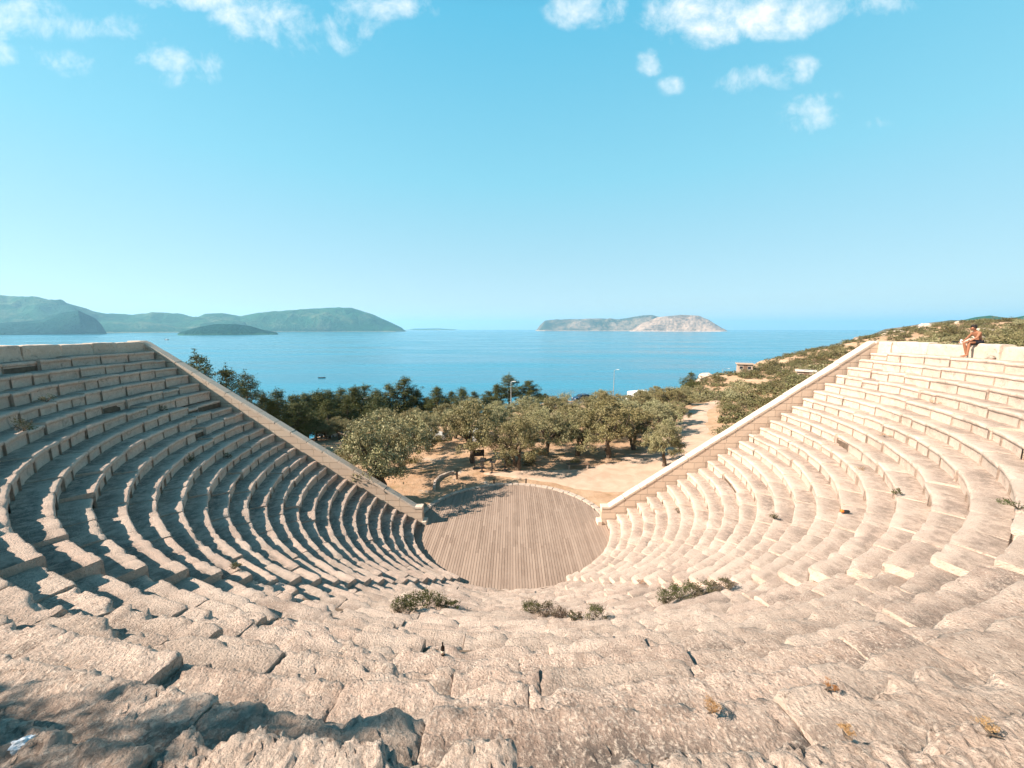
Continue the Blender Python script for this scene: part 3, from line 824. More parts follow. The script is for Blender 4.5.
# ---- pines
PN = [pine(61, 8, 4.6), pine(62, 8.6, 4.2), pine(63, 7.2, 5.0), pine(64, 8.2, 3.8)]
PO = [pine(71, 8.4, 4.8, True), pine(72, 7.6, 4.4, True)]
PG = 'pines between the olives and the sea'
special = [
 (208, 36.0, 361, 'leftmost open-branched pine showing over the left sloping wall', PO, 0), (231, 37.5, 367, 'second open-branched pine from the left above the sloping wall', PO, 1),
 (252, 40.5, 379, 'dark bushy pine just right of the two leftmost open ones', PO, 0),
 (366, 66.0, 386, 'slender blue-dark pine rising behind the left street lamp', PO, 1), (405, 60.0, 384, 'tallest rounded pine right of the left street lamp', PN, 1),
 (438, 60.0, 391, 'pointed lighter green pine standing apart from the tallest rounded one', PN, 3),
 (509, 70.0, 379, 'dark pine directly behind the central street lamp', PO, 0), (529, 70.0, 381, 'broad dark pine right beside the central street lamp', PN, 2),
 (688, 88.0, 374, 'wind-bent open pine on the shore left of the pale rocks', PO, 1)]
def pine_at(px, Y, ytop, lab, protos, k, grp):
    z = H(X_at(px, Y, -3), Y); x = X_at(px, Y, z); z = H(x, Y); ht = z_at(ytop - 3, Y) - z
    s = max(.3, ht / 8.0)
    return place(protos, k, x, Y, s * (random.uniform(1.25, 1.55) if Y > 43 else .85), None, lab, 'pine tree', grp, sz=s)
for px, Y, yt, lab, pr, k in special: pine_at(px, Y, yt, lab, pr, k, PG)
for i, (px, Y, yt) in enumerate([(268, 43, 396), (283, 47, 397), (296, 50, 394), (308, 53, 398), (322, 54, 394), (334, 56, 397), (347, 58, 394), (357, 56, 391), (378, 58, 393), (392, 59, 390), (300, 44, 402), (330, 48, 404), (418, 62, 393), (350, 50, 404),
                                (428, 64, 398), (452, 66, 395), (462, 64, 391), (474, 66, 396), (488, 68, 392), (497, 68, 388), (380, 53, 400), (447, 60, 402), (545, 74, 400), (276, 38, 404), (318, 62, 397), (342, 66, 395), (540, 80, 397)]):
    pine_at(px, Y, yt, 'dense dark green pine in the belt of pines before the sea', PN, i, 'pines in the dark belt before the sea')
place(PO, 0, -7.5, .25, .36, 1.2, 'young pine beyond the left edge of the view, shading the lower left foreground seats', 'pine tree', sz=.68)
# ---- scrub on the right-hand hillside
SH = [shrub(81, 1.25, 1.2, 1500, M['scrub']), shrub(82, 1.5, 1.05, 1500, M['scrub']), shrub(83, 1.0, 1.25, 1300, M['scrub']), shrub(84, 1.35, 1.15, 1500, M['olive'])]
rd = random.Random(5); cnt = 0
def on_path(x, y):
    for a, b, w_ in [(9, 30.4, 4), (14.5, 34, 4.6), (19.5, 41, 4.6), (24, 49, 4.2), (29, 57, 3.8), (36, 66, 3.2), (44, 76, 2.5), (12, 32, 4), (17, 37, 4.5), (22, 45, 4.4), (26.5, 53, 4), (32, 61, 3.5)]:
        if math.hypot(x - a, y - b) < w_: return True
    return False
labS = ['round olive-brown scrub bush on the right-hand hillside', 'low spreading scrub bush on the right-hand hillside', 'upright dark scrub bush on the right-hand hillside', 'pale grey-green bush on the right-hand hillside']
grpS = ['round brown bushes on the right hillside', 'low spreading bushes on the right hillside', 'upright bushes on the right hillside', 'pale bushes on the right hillside']
pts = []
tries = 0
while cnt < 285 and tries < 20000:
    tries += 1
    px = rd.uniform(655, 1120); Y = 24 + 130 * rd.random() ** 1.3
    x = X_at(px, Y, 0); 
    if x < 20 or on_path(x, Y) or x > 200: continue
    if math.hypot(x, Y - 22.4) < 25.5: continue
    if any((x - a) ** 2 + (Y - b) ** 2 < (1.5 + .010 * Y) ** 2 for a, b in pts): continue
    z = H(x, Y)
    if z < -6: continue
    # keep clear ground to the left of the path open
    pts.append((x, Y)); k = rd.randrange(4); s = rd.uniform(.7, 1.75) * (1 + Y * .003)
    place(SH, k, x, Y, s, None, labS[k], 'bush', grpS[k], sz=s * rd.uniform(.7, 1.1), dz=-.08); cnt += 1
# the rest of the hillside cover, beyond counting
VV = []; FF = []; base = 0
clouds = [shrub_cloud(200 + i, 1.2, .95, 230, .24, .6) for i in range(6)]
n = 0; XY = []
while n < 3600:
    Y = 30 + 160 * rd.random(); x = X_at(rd.uniform(650, 1250), Y, 0)
    if x > 320 or x < 22 or on_path(x, Y) or math.hypot(x, Y - 22.4) < 25.5: n += 0; 
    else: XY.append((x, Y)); n += 1
XY = np.array(XY); ZZ = hgt(XY[:, 0], XY[:, 1])
for (x, y), z in zip(XY, ZZ):
    if z < -10: continue
    v, f = clouds[rd.randrange(6)]; s = rd.uniform(.45, 1.25) * (1 + y * .002)
    VV.append(v * s + np.array([x, y, z - .1])); FF.append(f + base); base += len(v)
tag(mesh_np('scrub', np.concatenate(VV), np.concatenate(FF), M['scrub'], None, False), 'dense low scrub covering the right-hand hillside down to the sea', 'scrub', kind='stuff')
# low shrubs at the road edge
for px, Y, s, sz_, lab in [(657, 82, 1.0, 1.2, None), (672, 86, 2.6, 2.2, 'wide dark round bush at the shore right of the white camper van'), (645, 80, 1.5, 1.7, 'pale feathery bush hiding the back of the white camper van'), (613, 84, 1.7, 1.3, 'small dark bush at the foot of the slim shore lamp'),
                      (603, 76, 1.7, 1.5, 'grey-brown bush right of the dark blue parked car'), (589, 80, 2.0, 1.7, 'dark bush directly behind the dark blue parked car'), (567, 78, 1.4, 1.7, 'pale round bush left of the dark blue parked car'), (553, 80, 2.0, 1.3, 'low black-green bush between the pines and the blue car'), (575, 34, .5, .5, None),
                      (508, 33.2, .6, .55, None), (530, 33.5, .7, .7, 'low ivy bush at the foot of the stage-side olives')]:
    z = H(X_at(px, Y, -3), Y); x = X_at(px, Y, z)
    place(SH, 3 if 'pale' in (lab or '') else 0, x, Y, s, None, lab or 'small scrub bush on the flat ground near the path', 'bush', 'low bushes round the grove', sz=sz_)

# ------------------------------------------------------------------ plants growing on the seats
def seat_point(px, py, dz=0.0):
    u, a, b = ray(px, py); t = 1.0
    for _ in range(4000):
        x, y, z = u * t, a * t, 12.5 + b * t
        r = math.hypot(x, y - CY); k = min(NROW - 1, max(-1, math.floor((r - R0) / TREAD)))
        ph = math.atan2(x, CY - y)
        zs = (zrow(k) - (.17 if MID0 < ph < MID1 else 0)) if k >= 0 else .035
        if z <= zs + dz: return x, y, zs
        t += .01
    return x, y, zs
def plant(parts, label, leaf=.05, mat='green', name='plant', cat='plant'):
    x, y, z = seat_point(*parts[0][:2]); root = empty(name, (x, y, z), 0, label, cat)
    VV = []; FF = []; base = 0; VF = ([], [])
    for i, (px, py, r, h, n) in enumerate(parts):
        a, b, c = seat_point(px, py); v, f = shrub_cloud(int(px * 7 + py), r * 1.1, h * 1.35, n, leaf, .38, .9 if mat == 'green' else .2)
        VV.append(v + np.array([a - x, b - y, c - z + .02])); FF.append(f + base); base += len(v)
        if i: pp = seat_point(*parts[i - 1][:2]); tube_np([(pp[0] - x, pp[1] - y, pp[2] - z), (a - x, b - y, c - z)], [.007, .007], 4, VF)
        for j in range(10 if mat == 'green' else 4):
            an = random.uniform(0, 6.28); tube_np([(a - x, b - y, c - z), (a - x + math.cos(an) * r * .5, b - y + math.sin(an) * r * .5, c - z + h * .5), (a - x + math.cos(an) * r * .9, b - y + math.sin(an) * r * .9, c - z + h * random.uniform(.8, 1.25))], [.008, .005, .002], 4, VF)
    mesh_np('stem', np.array(VF[0]), np.array(VF[1]), M['bark'], root)
    mesh_np('foliage', np.concatenate(VV), np.concatenate(FF), M[mat], root, False)
    return root
plant([(400, 609, .26, .20, 900), (413, 606, .30, .26, 1200), (428, 605, .34, .34, 1500), (443, 606, .28, .24, 1000), (455, 608, .18, .12, 400)], 'bushy grey-green plant growing on the seats left of centre, below the stage')
plant([(531, 612, .26, .24, 900), (545, 614, .30, .22, 900), (560, 617, .24, .14, 600), (574, 618, .18, .10, 300)], 'straggly green plant growing on the seats just below the middle of the stage')
plant([(597, 617, .26, .18, 700)], 'small dark plant just right of the straggly green one below the stage')
plant([(664, 600, .24, .14, 700), (678, 598, .30, .2, 1100), (695, 595, .30, .2, 1100), (712, 591, .26, .16, 800), (727, 587, .2, .12, 500)], 'dark green creeping plant growing on the seats right of centre')
for px, py, r, h, n, mt, lab in [
 (24, 432, .26, .3, 500, 'green', 'dark tuft of weeds on the upper left seats nearest the photo edge'),
 (190, 462, .24, .25, 500, 'green', 'bushy weed tuft half way along the shaded left seats'),
 (228, 458, .18, .2, 300, 'green', 'small weed tuft on the middle left seats'),
 (162, 411, .25, .22, 300, 'green', 'dark weed tuft high on the shaded left seats'),
 (47, 402, .22, .22, 300, 'green', 'dark weed tuft in the third row below the left block wall'),
 (235, 569, .15, .12, 260, 'green', 'small green weed where the left seats break off'),
 (678, 512, .22, .16, 300, 'green', 'green weed tuft on the lower right seats near the sloping wall'),
 (774, 519, .16, .2, 260, 'green', 'upright green weed in the middle of the right seats'),
 (896, 495, .12, .18, 200, 'green', 'small green weed on the right seats above the cast-off orange cup'),
 (1018, 509, .25, .14, 300, 'green', 'green weed tuft at the far right end of a sunlit row'),
 (712, 712, .05, .010, 900, 'dry', 'dry orange grass tuft in a hollow of the foreground stone'),
 (845, 738, .03, .007, 500, 'dry', 'round patch of dry orange grass in the foreground right of the hollow'),
 (828, 690, .045, .012, 400, 'dry', 'flat dry moss patch on the second foreground row'),
 (935, 404, .25, .10, 200, 'dry', 'dry orange tuft high on the right seats below the person'),
 (860, 470, .22, .10, 200, 'dry', 'dry orange tuft midway up the right seats'),
 (885, 437, .2, .1, 200, 'dry', 'dry brown tuft on the upper right seats'),
 (640, 583, .16, .06, 200, 'dry', 'dry orange tuft on the lowest seats right of the stage'),
 (990, 735, .045, .007, 400, 'dry', 'dry grass patch in the bottom right corner stones')]:
    plant([(px, py, r, h, n)], lab, .045 if mt == 'green' else (.009 if py > 600 else .03), mt, 'weed_tuft' if mt == 'green' else 'grass_tuft', 'weed' if mt == 'green' else 'grass tuft')

# ------------------------------------------------------------------ vehicles
def prism(bm, prof, y0, y1, taper=0.0):
    """prof: outline in x,z; extruded across y with the top narrowed"""
    zmax = max(p[1] for p in prof); zmin = min(p[1] for p in prof)
    def pt(p, y):
        f = max(0, (p[1] - .9) / max(.01, zmax - .9)); return (p[0], y * (1 - taper * f), p[1])
    a = [bm.verts.new(pt(p, y0)) for p in prof]; b = [bm.verts.new(pt(p, y1)) for p in prof]
    n = len(prof); bm.faces.new(a); bm.faces.new(b[::-1])
    for i in range(n): bm.faces.new([a[i], b[i], b[(i + 1) % n], a[(i + 1) % n]])
def wheel(par, x, y, r=.31, w=.2):
    bm = bmesh.new(); bmesh.ops.create_cone(bm, cap_ends=True, segments=24, radius1=r, radius2=r, depth=w)
    bmesh.ops.rotate(bm, cent=(0, 0, 0), matrix=Matrix.Rotation(PI / 2, 3, 'X'), verts=bm.verts)
    es = [e for e in bm.edges if abs(abs(e.verts[0].co.y) - w / 2) < 1e-3 and abs(abs(e.verts[1].co.y) - w / 2) < 1e-3]
    bmesh.ops.bevel(bm, geom=es, offset=.025, segments=2, affect='EDGES')
    wo = obj('wheel', bm, M['tyre'], par, False, (x, y, r))
    bm = bmesh.new(); s = 1 if y > 0 else -1
    bmesh.ops.create_cone(bm, cap_ends=True, segments=20, radius1=r * .62, radius2=r * .55, depth=.03)
    bmesh.ops.rotate(bm, cent=(0, 0, 0), matrix=Matrix.Rotation(-s * PI / 2, 3, 'X'), verts=bm.verts)
    bmesh.ops.translate(bm, vec=(0, s * (w / 2 + .005), 0), verts=bm.verts)
    obj('rim', bm, M['silver'], wo)
def car(label, paint, loc, rz, kind='car'):
    o = empty('parked_car', loc, rz, label, 'car')
    bm = bmesh.new()
    prof = [(-2.0, .35), (-2.05, .6), (-2.0, .88), (-1.75, .97), (-1.35, 1.38), (-1.0, 1.46), (.15, 1.47), (.55, 1.38), (1.1, .98), (1.85, .84), (2.05, .62), (2.02, .32), (1.6, .24), (-1.6, .24)]
    prism(bm, prof, -.85, .85, .22); bmesh.ops.recalc_face_normals(bm, faces=bm.faces)
    bmesh.ops.bevel(bm, geom=list(bm.edges), offset=.035, segments=2, affect='EDGES')
    obj('body', bm, M[paint], o)
    for s in (-1, 1):
        bm = bmesh.new()
        q = [(-1.45, 1.0), (-1.18, 1.34), (-.1, 1.38), (-.1, 1.0)]; q2 = [(-.02, 1.0), (-.02, 1.38), (.42, 1.32), (.9, 1.0)]
        for qq in (q, q2):
            vs = [bm.verts.new((x, s * (.855 * (1 - .22 * max(0, (z - .9) / .57)) + .004), z)) for x, z in qq]; bm.faces.new(vs)
        obj('side_window', bm, M['glass'], o)
    bm = bmesh.new(); vs = [bm.verts.new(v) for v in ((1.09, -.72, 1.01), (1.09, .72, 1.01), (.58, .62, 1.385), (.58, -.62, 1.385))]; bm.faces.new(vs)
    obj('windscreen', bm, M['glass'], o)
    bm = bmesh.new(); vs = [bm.verts.new(v) for v in ((-1.75, -.70, 1.0), (-1.75, .70, 1.0), (-1.39, .62, 1.36), (-1.39, -.62, 1.36))]; bm.faces.new(vs[::-1])
    obj('rear_window', bm, M['glass'], o)
    for s in (-1, 1):
        bm = bmesh.new(); bx(bm, 1.97, s * .62, .68, .12, .32, .14, .03); obj('headlight', bm, M['lampw'], o)
        bm = bmesh.new(); bx(bm, -2.0, s * .66, .8, .1, .22, .18, .03); obj('tail_light', bm, M['redl'], o)
        for x in (-1.3, 1.3): wheel(o, x, s * .78)
    return o
def gl(px, Y): 
    z = H(X_at(px, Y, -2), Y); x = X_at(px, Y, z); return (x, Y, H(x, Y) + .05)
car('dark blue parked car at the roadside between two bushes', 'bluep', gl(582, 76), R(200))
car('white parked car half hidden behind the left sloping wall and olives', 'white', gl(330, 52), R(160))
car('grey-blue parked car beside the white one behind the left olives', 'silver', gl(346, 53), R(150))
car('white parked car seen between the crossed olive trunks', 'white', gl(428, 43), R(15))
car('white parked car behind the tall olive tree and the signboards', 'white', gl(475, 42), R(95))
# camper van
o = empty('camper_van', gl(636, 84), R(205), 'white camper van parked above the shore, partly behind a pale bush', 'camper van')
bm = bmesh.new()
prof = [(-2.9, .4), (-2.95, 2.5), (-2.75, 2.85), (1.6, 2.85), (1.9, 2.6), (1.75, 2.1), (2.1, 1.35), (2.85, 1.1), (2.95, .45), (2.6, .35), (-2.7, .35)]
prism(bm, prof, -1.1, 1.1, .04); bmesh.ops.recalc_face_normals(bm, faces=bm.faces); bmesh.ops.bevel(bm, geom=list(bm.edges), offset=.05, segments=2, affect='EDGES')
obj('body', bm, M['white'], o)
for s in (-1, 1):
    for x0, x1, z0, z1, nm in ((-2.2, -1.1, 1.5, 2.1, 'side_window'), (-.6, .5, 1.5, 2.1, 'side_window'), (1.1, 1.85, 1.25, 1.85, 'cab_window')):
        bm = bmesh.new(); bx(bm, (x0 + x1) / 2, s * 1.075, (z0 + z1) / 2, x1 - x0, .05, z1 - z0, .015); obj(nm, bm, M['glass'], o)
    bm = bmesh.new(); bx(bm, 2.9, s * .8, .85, .12, .3, .2, .03); obj('headlight', bm, M['lampw'], o)
    for x in (-1.8, 2.0): wheel(o, x, s * .98, .36, .24)
bm = bmesh.new(); vs = [bm.verts.new(v) for v in ((2.12, -.9, 1.38), (2.12, .9, 1.38), (1.80, .85, 2.08), (1.80, -.85, 2.08))]; bm.faces.new(vs); obj('windscreen', bm, M['glass'], o)

# ------------------------------------------------------------------ street lamps, boards, bench
def lamp(label, px, Y, ytop, arm=.9, mat='metal'):
    x, y, z = gl(px, Y); h = z_at(ytop, Y) - z
    o = empty('street_lamp', (x, y, z - .05), R(180), label, 'street lamp', 'street lamps')
    VF = tube_np([(0, 0, 0), (0, 0, h * .5), (0, 0, h)], [.10, .08, .05], 10); mesh_np('pole', np.array(VF[0]), np.array(VF[1]), M[mat], o)
    bm = bmesh.new(); bx(bm, 0, 0, .15, .3, .3, .3, .03); obj('base', bm, M[mat], o)
    VF = tube_np([(0, 0, h - .1), (-arm * .4, 0, h + .12), (-arm, 0, h + .15)], [.04, .035, .03], 8); mesh_np('arm', np.array(VF[0]), np.array(VF[1]), M[mat], o)
    bm = bmesh.new(); bx(bm, -arm - .25, 0, h + .14, .6, .24, .12, .04); obj('lamp_head', bm, M['white'], o)
    return o
lamp('grey street lamp standing in front of the left belt of pines', 364, 58, 399, .3)
lamp('street lamp with pale pole in front of the two central dark pines', 511, 66, 382, .3)
lamp('slim pale street lamp alone against the sea, left of the camper van', 613, 86, 370, .6)
lamp('street lamp whose head shows above the pale rocks at the shore', 722, 108, 369, 1.6)
def zg(px, py):
    u, a, b = ray(px, py); t = -12.5 / b; return (u * t, a * t, 0)
def gp(px, py):
    x, y, _ = zg(px, py); return (x, y, H(x, y))
# information stands: post with slanted or upright dark panel
def stand(label, px, py, kind):
    o = empty('information_board', gp(px, py), R(-20) if kind == 'lectern' else R(10), label, 'information board', 'boards by the stage')
    bm = bmesh.new()
    if kind == 'panel':
        bx(bm, -.42, 0, .9, .06, .06, 1.9, .01); bx(bm, .42, 0, .9, .06, .06, 1.9, .01); obj('post', bm, M['darkm'], o)
        bm = bmesh.new(); bx(bm, 0, -.02, 1.5, 1.0, .05, .6, .01); obj('panel', bm, M['blackp'], o)
        bm = bmesh.new(); bx(bm, 0, 0, .05, 1.1, .3, .1, .02); obj('foot', bm, M['darkm'], o)
    else:
        bx(bm, 0, 0, .55, .10, .10, 1.15, .01); obj('post', bm, M['darkm'], o)
        bm = bmesh.new(); bx(bm, .12, -.08, 1.18, .55, .42, .05, .01, Matrix.Rotation(R(28), 3, 'X')); obj('panel', bm, M['blackp'], o)
        bm = bmesh.new(); bx(bm, 0, 0, .03, .36, .36, .06, .01); obj('foot', bm, M['darkm'], o)
    return o
stand('upright black information board beside the forked olive trunk', 479, 467, 'panel')
stand('dark reading stand immediately right of the upright black board', 482, 470, 'lectern')
stand('tall dark reading stand in the middle of the clearing', 492, 472, 'lectern')
stand('dark reading stand nearest the thick-trunked olive tree', 505, 469, 'lectern')
o = empty('wooden_stake', gp(457, 477), 0, 'short weathered wooden stake at the end of the curved kerb', 'stake')
bm = bmesh.new(); bx(bm, 0, 0, .3, .16, .16, .62, .02); obj('post', bm, M['wood'], o); bm = bmesh.new(); bx(bm, .02, 0, .65, .2, .2, .08, .02); obj('cap', bm, M['wood'], o)
for px, py, lab in ((494, 484, 'small dark peg on the stage kerb, left one'), (526, 484, 'small dark peg on the stage kerb, right one')):
    x, y, z = zg(px, py); o = empty('peg', (x, y, .08), 0, lab, 'peg', 'pegs on the stage kerb')
    bm = bmesh.new(); bmesh.ops.create_cone(bm, cap_ends=True, segments=12, radius1=.06, radius2=.05, depth=.3); bmesh.ops.translate(bm, vec=(0, 0, .15), verts=bm.verts); obj('shaft', bm, M['darkm'], o)
    bm = bmesh.new(); bmesh.ops.create_uvsphere(bm, u_segments=12, v_segments=8, radius=.07); bmesh.ops.translate(bm, vec=(0, 0, .32), verts=bm.verts); obj('knob', bm, M['darkm'], o, True)
# bench
o = empty('bench', gp(578, 466), R(2), 'long low wooden bench in front of the olive trees at the path', 'bench')
for dy in (-.17, 0, .17):
    bm = bmesh.new(); bx(bm, 0, dy, .45, 2.2, .14, .05, .01); obj('seat_board', bm, M['wood'], o)
for s in (-1, 1):
    bm = bmesh.new(); bx(bm, s * .85, 0, .21, .12, .42, .43, .015); obj('leg', bm, M['rock'], o)
# curved kerb left of the stage
bm = bmesh.new(); c = Vector((-3.2, 31.0, 0)); rng = random.Random(2)
A = [zg(434, 489), zg(435, 481), zg(440, 476), zg(447, 473), zg(454, 471.5)]
for a, b in zip(A[:-1], A[1:]):
    a = Vector(a); b = Vector(b); d = b - a; m_ = (a + b) / 2
    n = max(1, round(d.length / .5))
    for i in range(n):
        q = a.lerp(b, (i + .5) / n); bx(bm, q.x, q.y, H(q.x, q.y) + .1, d.length / n - .02, .22, .3, .03, Matrix.Rotation(math.atan2(d.y, d.x), 3, 'Z'))
o = obj('low_kerb', bm, M['rock']); tag(o, 'low curved stone edging in the orange soil left of the stage', 'edging')

# ------------------------------------------------------------------ buildings, rocks on the right
def hut(label, px, Y, w, d, h, rz, roofm, wallm, cat='house', dz=0.):
    z = H(X_at(px, Y, 0), Y); x = X_at(px, Y, z); z = H(x, Y)
    o = empty('small_building', (x, Y, z - .6 + dz), rz, label, cat)
    bm = bmesh.new(); bx(bm, 0, 0, (h + .6) / 2, w, d, h + .6, .03); obj('wall', bm, wallm, o)
    bm = bmesh.new(); bx(bm, 0, 0, h + .6 + .12, w + .7, d + .7, .24, .04); obj('roof', bm, roofm, o)
    for i in (-1, 1):
        bm = bmesh.new(); bx(bm, i * w * .27, -d / 2 - .01, .6 + h * .55, w * .2, .08, h * .34, .01); wi = obj('window', bm, M['glass'], o)
        bm = bmesh.new(); bx(bm, i * w * .27, -d / 2 - .06, .6 + h * .55 - h * .19, w * .24, .14, .08, .01); obj('sill', bm, M['roofw'], wi)
    bm = bmesh.new(); bx(bm, 0, -d / 2 - .01, .6 + 1.0, .9, .1, 2.0, .01); obj('door', bm, M['wood'], o)
    return o
hut('small cream stone building among the scrub above the pale shore rocks', 744, 104, 3.6, 3, 2.0, R(-25), M['plaster'], M['plaster'], dz=.4)
hut('low building with a flat white roof just over the right sloping wall', 805, 78, 3.0, 2.4, 1.7, R(-35), M['roofw'], M['plaster'], 'shelter', dz=.3)
hut('long pale flat-roofed building left of the cream stone one', 731, 122, 5, 3, 1.5, R(-20), M['roofw'], M['plaster'], dz=.2)
def boulder(label, x, y, z, s, seed, name='boulder', grp=None, flat=.6):
    bm = bmesh.new(); bmesh.ops.create_icosphere(bm, subdivisions=4, radius=1)
    P = np.array([v.co[:] for v in bm.verts]); n = fbm(P + seed, 1.3, 4, seed); n2 = np.abs(fbm(P + seed, 2.7, 3, seed + 1))
    for v, a, b in zip(bm.verts, n, n2): v.co *= (1 + .45 * a - .25 * b)
    bmesh.ops.scale(bm, vec=(s, s * .8, s * flat), verts=bm.verts)
    o = obj(name, bm, M['rock'], None, False, (x, y, z)); return tag(o, label, 'rock', grp)
for i, (px, Y, s, fl) in enumerate([(702, 106, 1.6, .5), (707, 108, 2.2, .6), (713, 111, 2.0, .5), (719, 114, 2.4, .55), (727, 120, 2.0, .5)]):
    z = H(X_at(px, Y, -2), Y); x = X_at(px, Y, z)
    boulder('pale weathered rock outcrop on the shore above the turquoise water', x, Y, H(x, Y), s, 300 + i, 'rock_outcrop', 'pale shore rocks', fl)
rd = random.Random(17)
for i in range(14):
    Y = rd.uniform(70, 135); px = rd.uniform(870, 1010); z = H(X_at(px, Y, 8), Y); x = X_at(px, Y, z)
    boulder('pale rock showing between the bushes on the right hilltop', x, Y, H(x, Y), rd.uniform(.8, 2.2), 400 + i, 'boulder', 'pale rocks on the right hilltop')

# ------------------------------------------------------------------ boats
def boat(label, px, py, L, rz, hullm, cabin):
    u, a, b = ray(px, py); t = (SEA - 12.5) / b
    o = empty('boat', (u * t, a * t, SEA), rz, label, 'boat')
    V = []; F = []; secs = [(-.5, .30, 0), (-.3, .36, 0), (0, .38, 0), (.25, .30, .03), (.42, .14, .10), (.5, .01, .16)]
    for x, hw, sh in secs:
        for yy, zz in ((-1, .26), (-.85, .08), (0, -.06), (.85, .08), (1, .26)): V.append((x * L, yy * hw * L * .42, (zz + sh * .6) * L * .45))
    for i in range(len(secs) - 1):
        for j in range(4): F.append((i * 5 + j, i * 5 + j + 1, i * 5 + 5 + j + 1, i * 5 + 5 + j))
    mesh_np('hull', np.array(V), np.array(F), hullm, o, True, extra_faces=[(0, 1, 2, 3, 4), tuple(i * 5 for i in range(6)) + tuple(i * 5 + 4 for i in range(5, -1, -1))])
    if cabin:
        bm = bmesh.new(); bx(bm, -.05 * L, 0, L * .17, L * .3, L * .18, L * .14, L * .02); obj('cabin', bm, M['white'], o)
    bm = bmesh.new(); bx(bm, -.5 * L, 0, L * .10, L * .05, L * .06, L * .16, L * .01); obj('outboard_motor', bm, M['blackp'], o)
    return o
boat('small dark moored boat alone on the turquoise bay', 322, 378, 5.0, R(10), M['boathull'], False)
boat('tiny far-off boat on the pale water near the left islet', 167, 340, 16, R(-5), M['boathull'], True)

# ------------------------------------------------------------------ litter on the seats
def phi_px(px, r, z, a=R(62), b=R(90)):
    for _ in range(40):
        m_ = (a + b) / 2; q = pol(r, m_)
        if 512 + FPX * q[0] / (q[1] * CP + (12.5 - z) * SP) > px: a = m_
        else: b = m_
    return m_
def lathe(bm, prof, n=24):
    vs = [[bm.verts.new((r * math.cos(2 * PI * j / n), r * math.sin(2 * PI * j / n), z)) for j in range(n)] for r, z in prof]
    for a, b in zip(vs[:-1], vs[1:]):
        for j in range(n): bm.faces.new([a[j], a[(j + 1) % n], b[(j + 1) % n], b[j]])
    bm.faces.new(vs[0][::-1]); bm.faces.new(vs[-1])
x, y, z = seat_point(443, 656)
o = empty('beer_bottle', (x, y, z + .015), 0, 'small dark glass bottle standing upright on a seat below the left plant', 'bottle')
bm = bmesh.new(); lathe(bm, [(.036, 0), (.038, .01), (.038, .19), (.030, .22), (.015, .25), (.0145, .31), (.016, .315), (.016, .325)]); obj('glass_body', bm, M['bottle'], o, True)
bm = bmesh.new(); lathe(bm, [(.0386, .05), (.0386, .13)]); obj('paper_band', bm, M['paper'], o, True); o.scale = (.62, .62, .5)
# crumpled tissue
def crumple(name, px, py, s, label, cat, mat='tissue', fl=.45):
    x, y, z = seat_point(px, py); bm = bmesh.new(); bmesh.ops.create_icosphere(bm, subdivisions=4, radius=1)
    P = np.array([v.co[:] for v in bm.verts]); n = np.abs(fbm(P, 1.4, 3, 77 + int(px), .5))
    for v, a in zip(bm.verts, n): v.co *= (.7 + .9 * a)
    bmesh.ops.scale(bm, vec=(s, s * .7, s * fl), verts=bm.verts); bmesh.ops.translate(bm, vec=(0, 0, s * fl * .55), verts=bm.verts)
    o = obj(name, bm, M[mat], None, False, (x, y, z + .01)); o.rotation_euler = (0, 0, R(35)); return tag(o, label, cat)
crumple('crumpled_tissue', 24, 748, .052, 'crumpled white tissue in the bottom left foreground shadow', 'tissue')
crumple('paper_scrap', 60, 649, .035, 'small white paper scrap on the lower left foreground stones', 'paper scrap', fl=.25)
# orange cup lying with black sleeve
x, y, z = seat_point(843, 513)
o = empty('cast_off_cup', (x, y, z + .09), R(170), 'orange cup with a black sleeve lying on the right seats', 'cup')
bm = bmesh.new(); lathe(bm, [(.05, -.02), (.085, .0), (.085, .10), (.06, .13)], 20); bmesh.ops.rotate(bm, cent=(0, 0, 0), matrix=Matrix.Rotation(PI / 2, 3, 'Y'), verts=bm.verts); obj('cup_body', bm, M['orange'], o, True)
bm = bmesh.new(); lathe(bm, [(.06, -.28), (.08, -.24), (.08, -.03), (.05, -.01)], 20); bmesh.ops.rotate(bm, cent=(0, 0, 0), matrix=Matrix.Rotation(PI / 2, 3, 'Y'), verts=bm.verts); obj('sleeve', bm, M['blackp'], o, True); o.scale = (.62, .62, .62); o.location.z = z + .06
# things left on the right parapet
for px, lab, nm in ((956.5, 'black sandals left on top of the right block wall beside the person', 'sandals'),):
    ph = phi_px(px, 22.2, 11.85); q = pol(22.2, ph)
    o = empty(nm, (q[0], q[1], 11.83), ph, lab, 'sandals')
    for s in (-1, 1):
        bm = bmesh.new(); bx(bm, s * .09, 0, .02, .09, .26, .035, .012); so = obj('sole', bm, M['blackp'], o)
        bm = bmesh.new(); bx(bm, s * .09, .04, .06, .10, .06, .05, .015); obj('strap', bm, M['blackp'], so)
ph = phi_px(961, 22.2, 11.85); q = pol(22.2, ph)
o = empty('water_bottle', (q[0], q[1], 11.82), 0, 'small white water bottle standing on the block wall by the person', 'bottle')
bm = bmesh.new(); lathe(bm, [(.035, 0), (.038, .01), (.038, .14), (.02, .17), (.018, .19)]); obj('bottle_body', bm, M['white'], o, True)
bm = bmesh.new(); lathe(bm, [(.02, .19), (.02, .215)]); obj('cap', bm, M['blackp'], o, True)
x, y = pol(21.7, phi_px(990, 21.7, 11.3))
boulder('round grey stone resting at the foot of the right block wall', x, y, 11.2 + .08, .17, 55, 'stone', None, .8)

# ------------------------------------------------------------------ person sitting on the parapet
phP = phi_px(978, 22.02, 11.9)
q = pol(22.02, phP)
person = empty('person', (q[0], q[1], 11.80), phP, 'dark-haired bare-chested person in black shorts sitting on the right block wall', 'person')
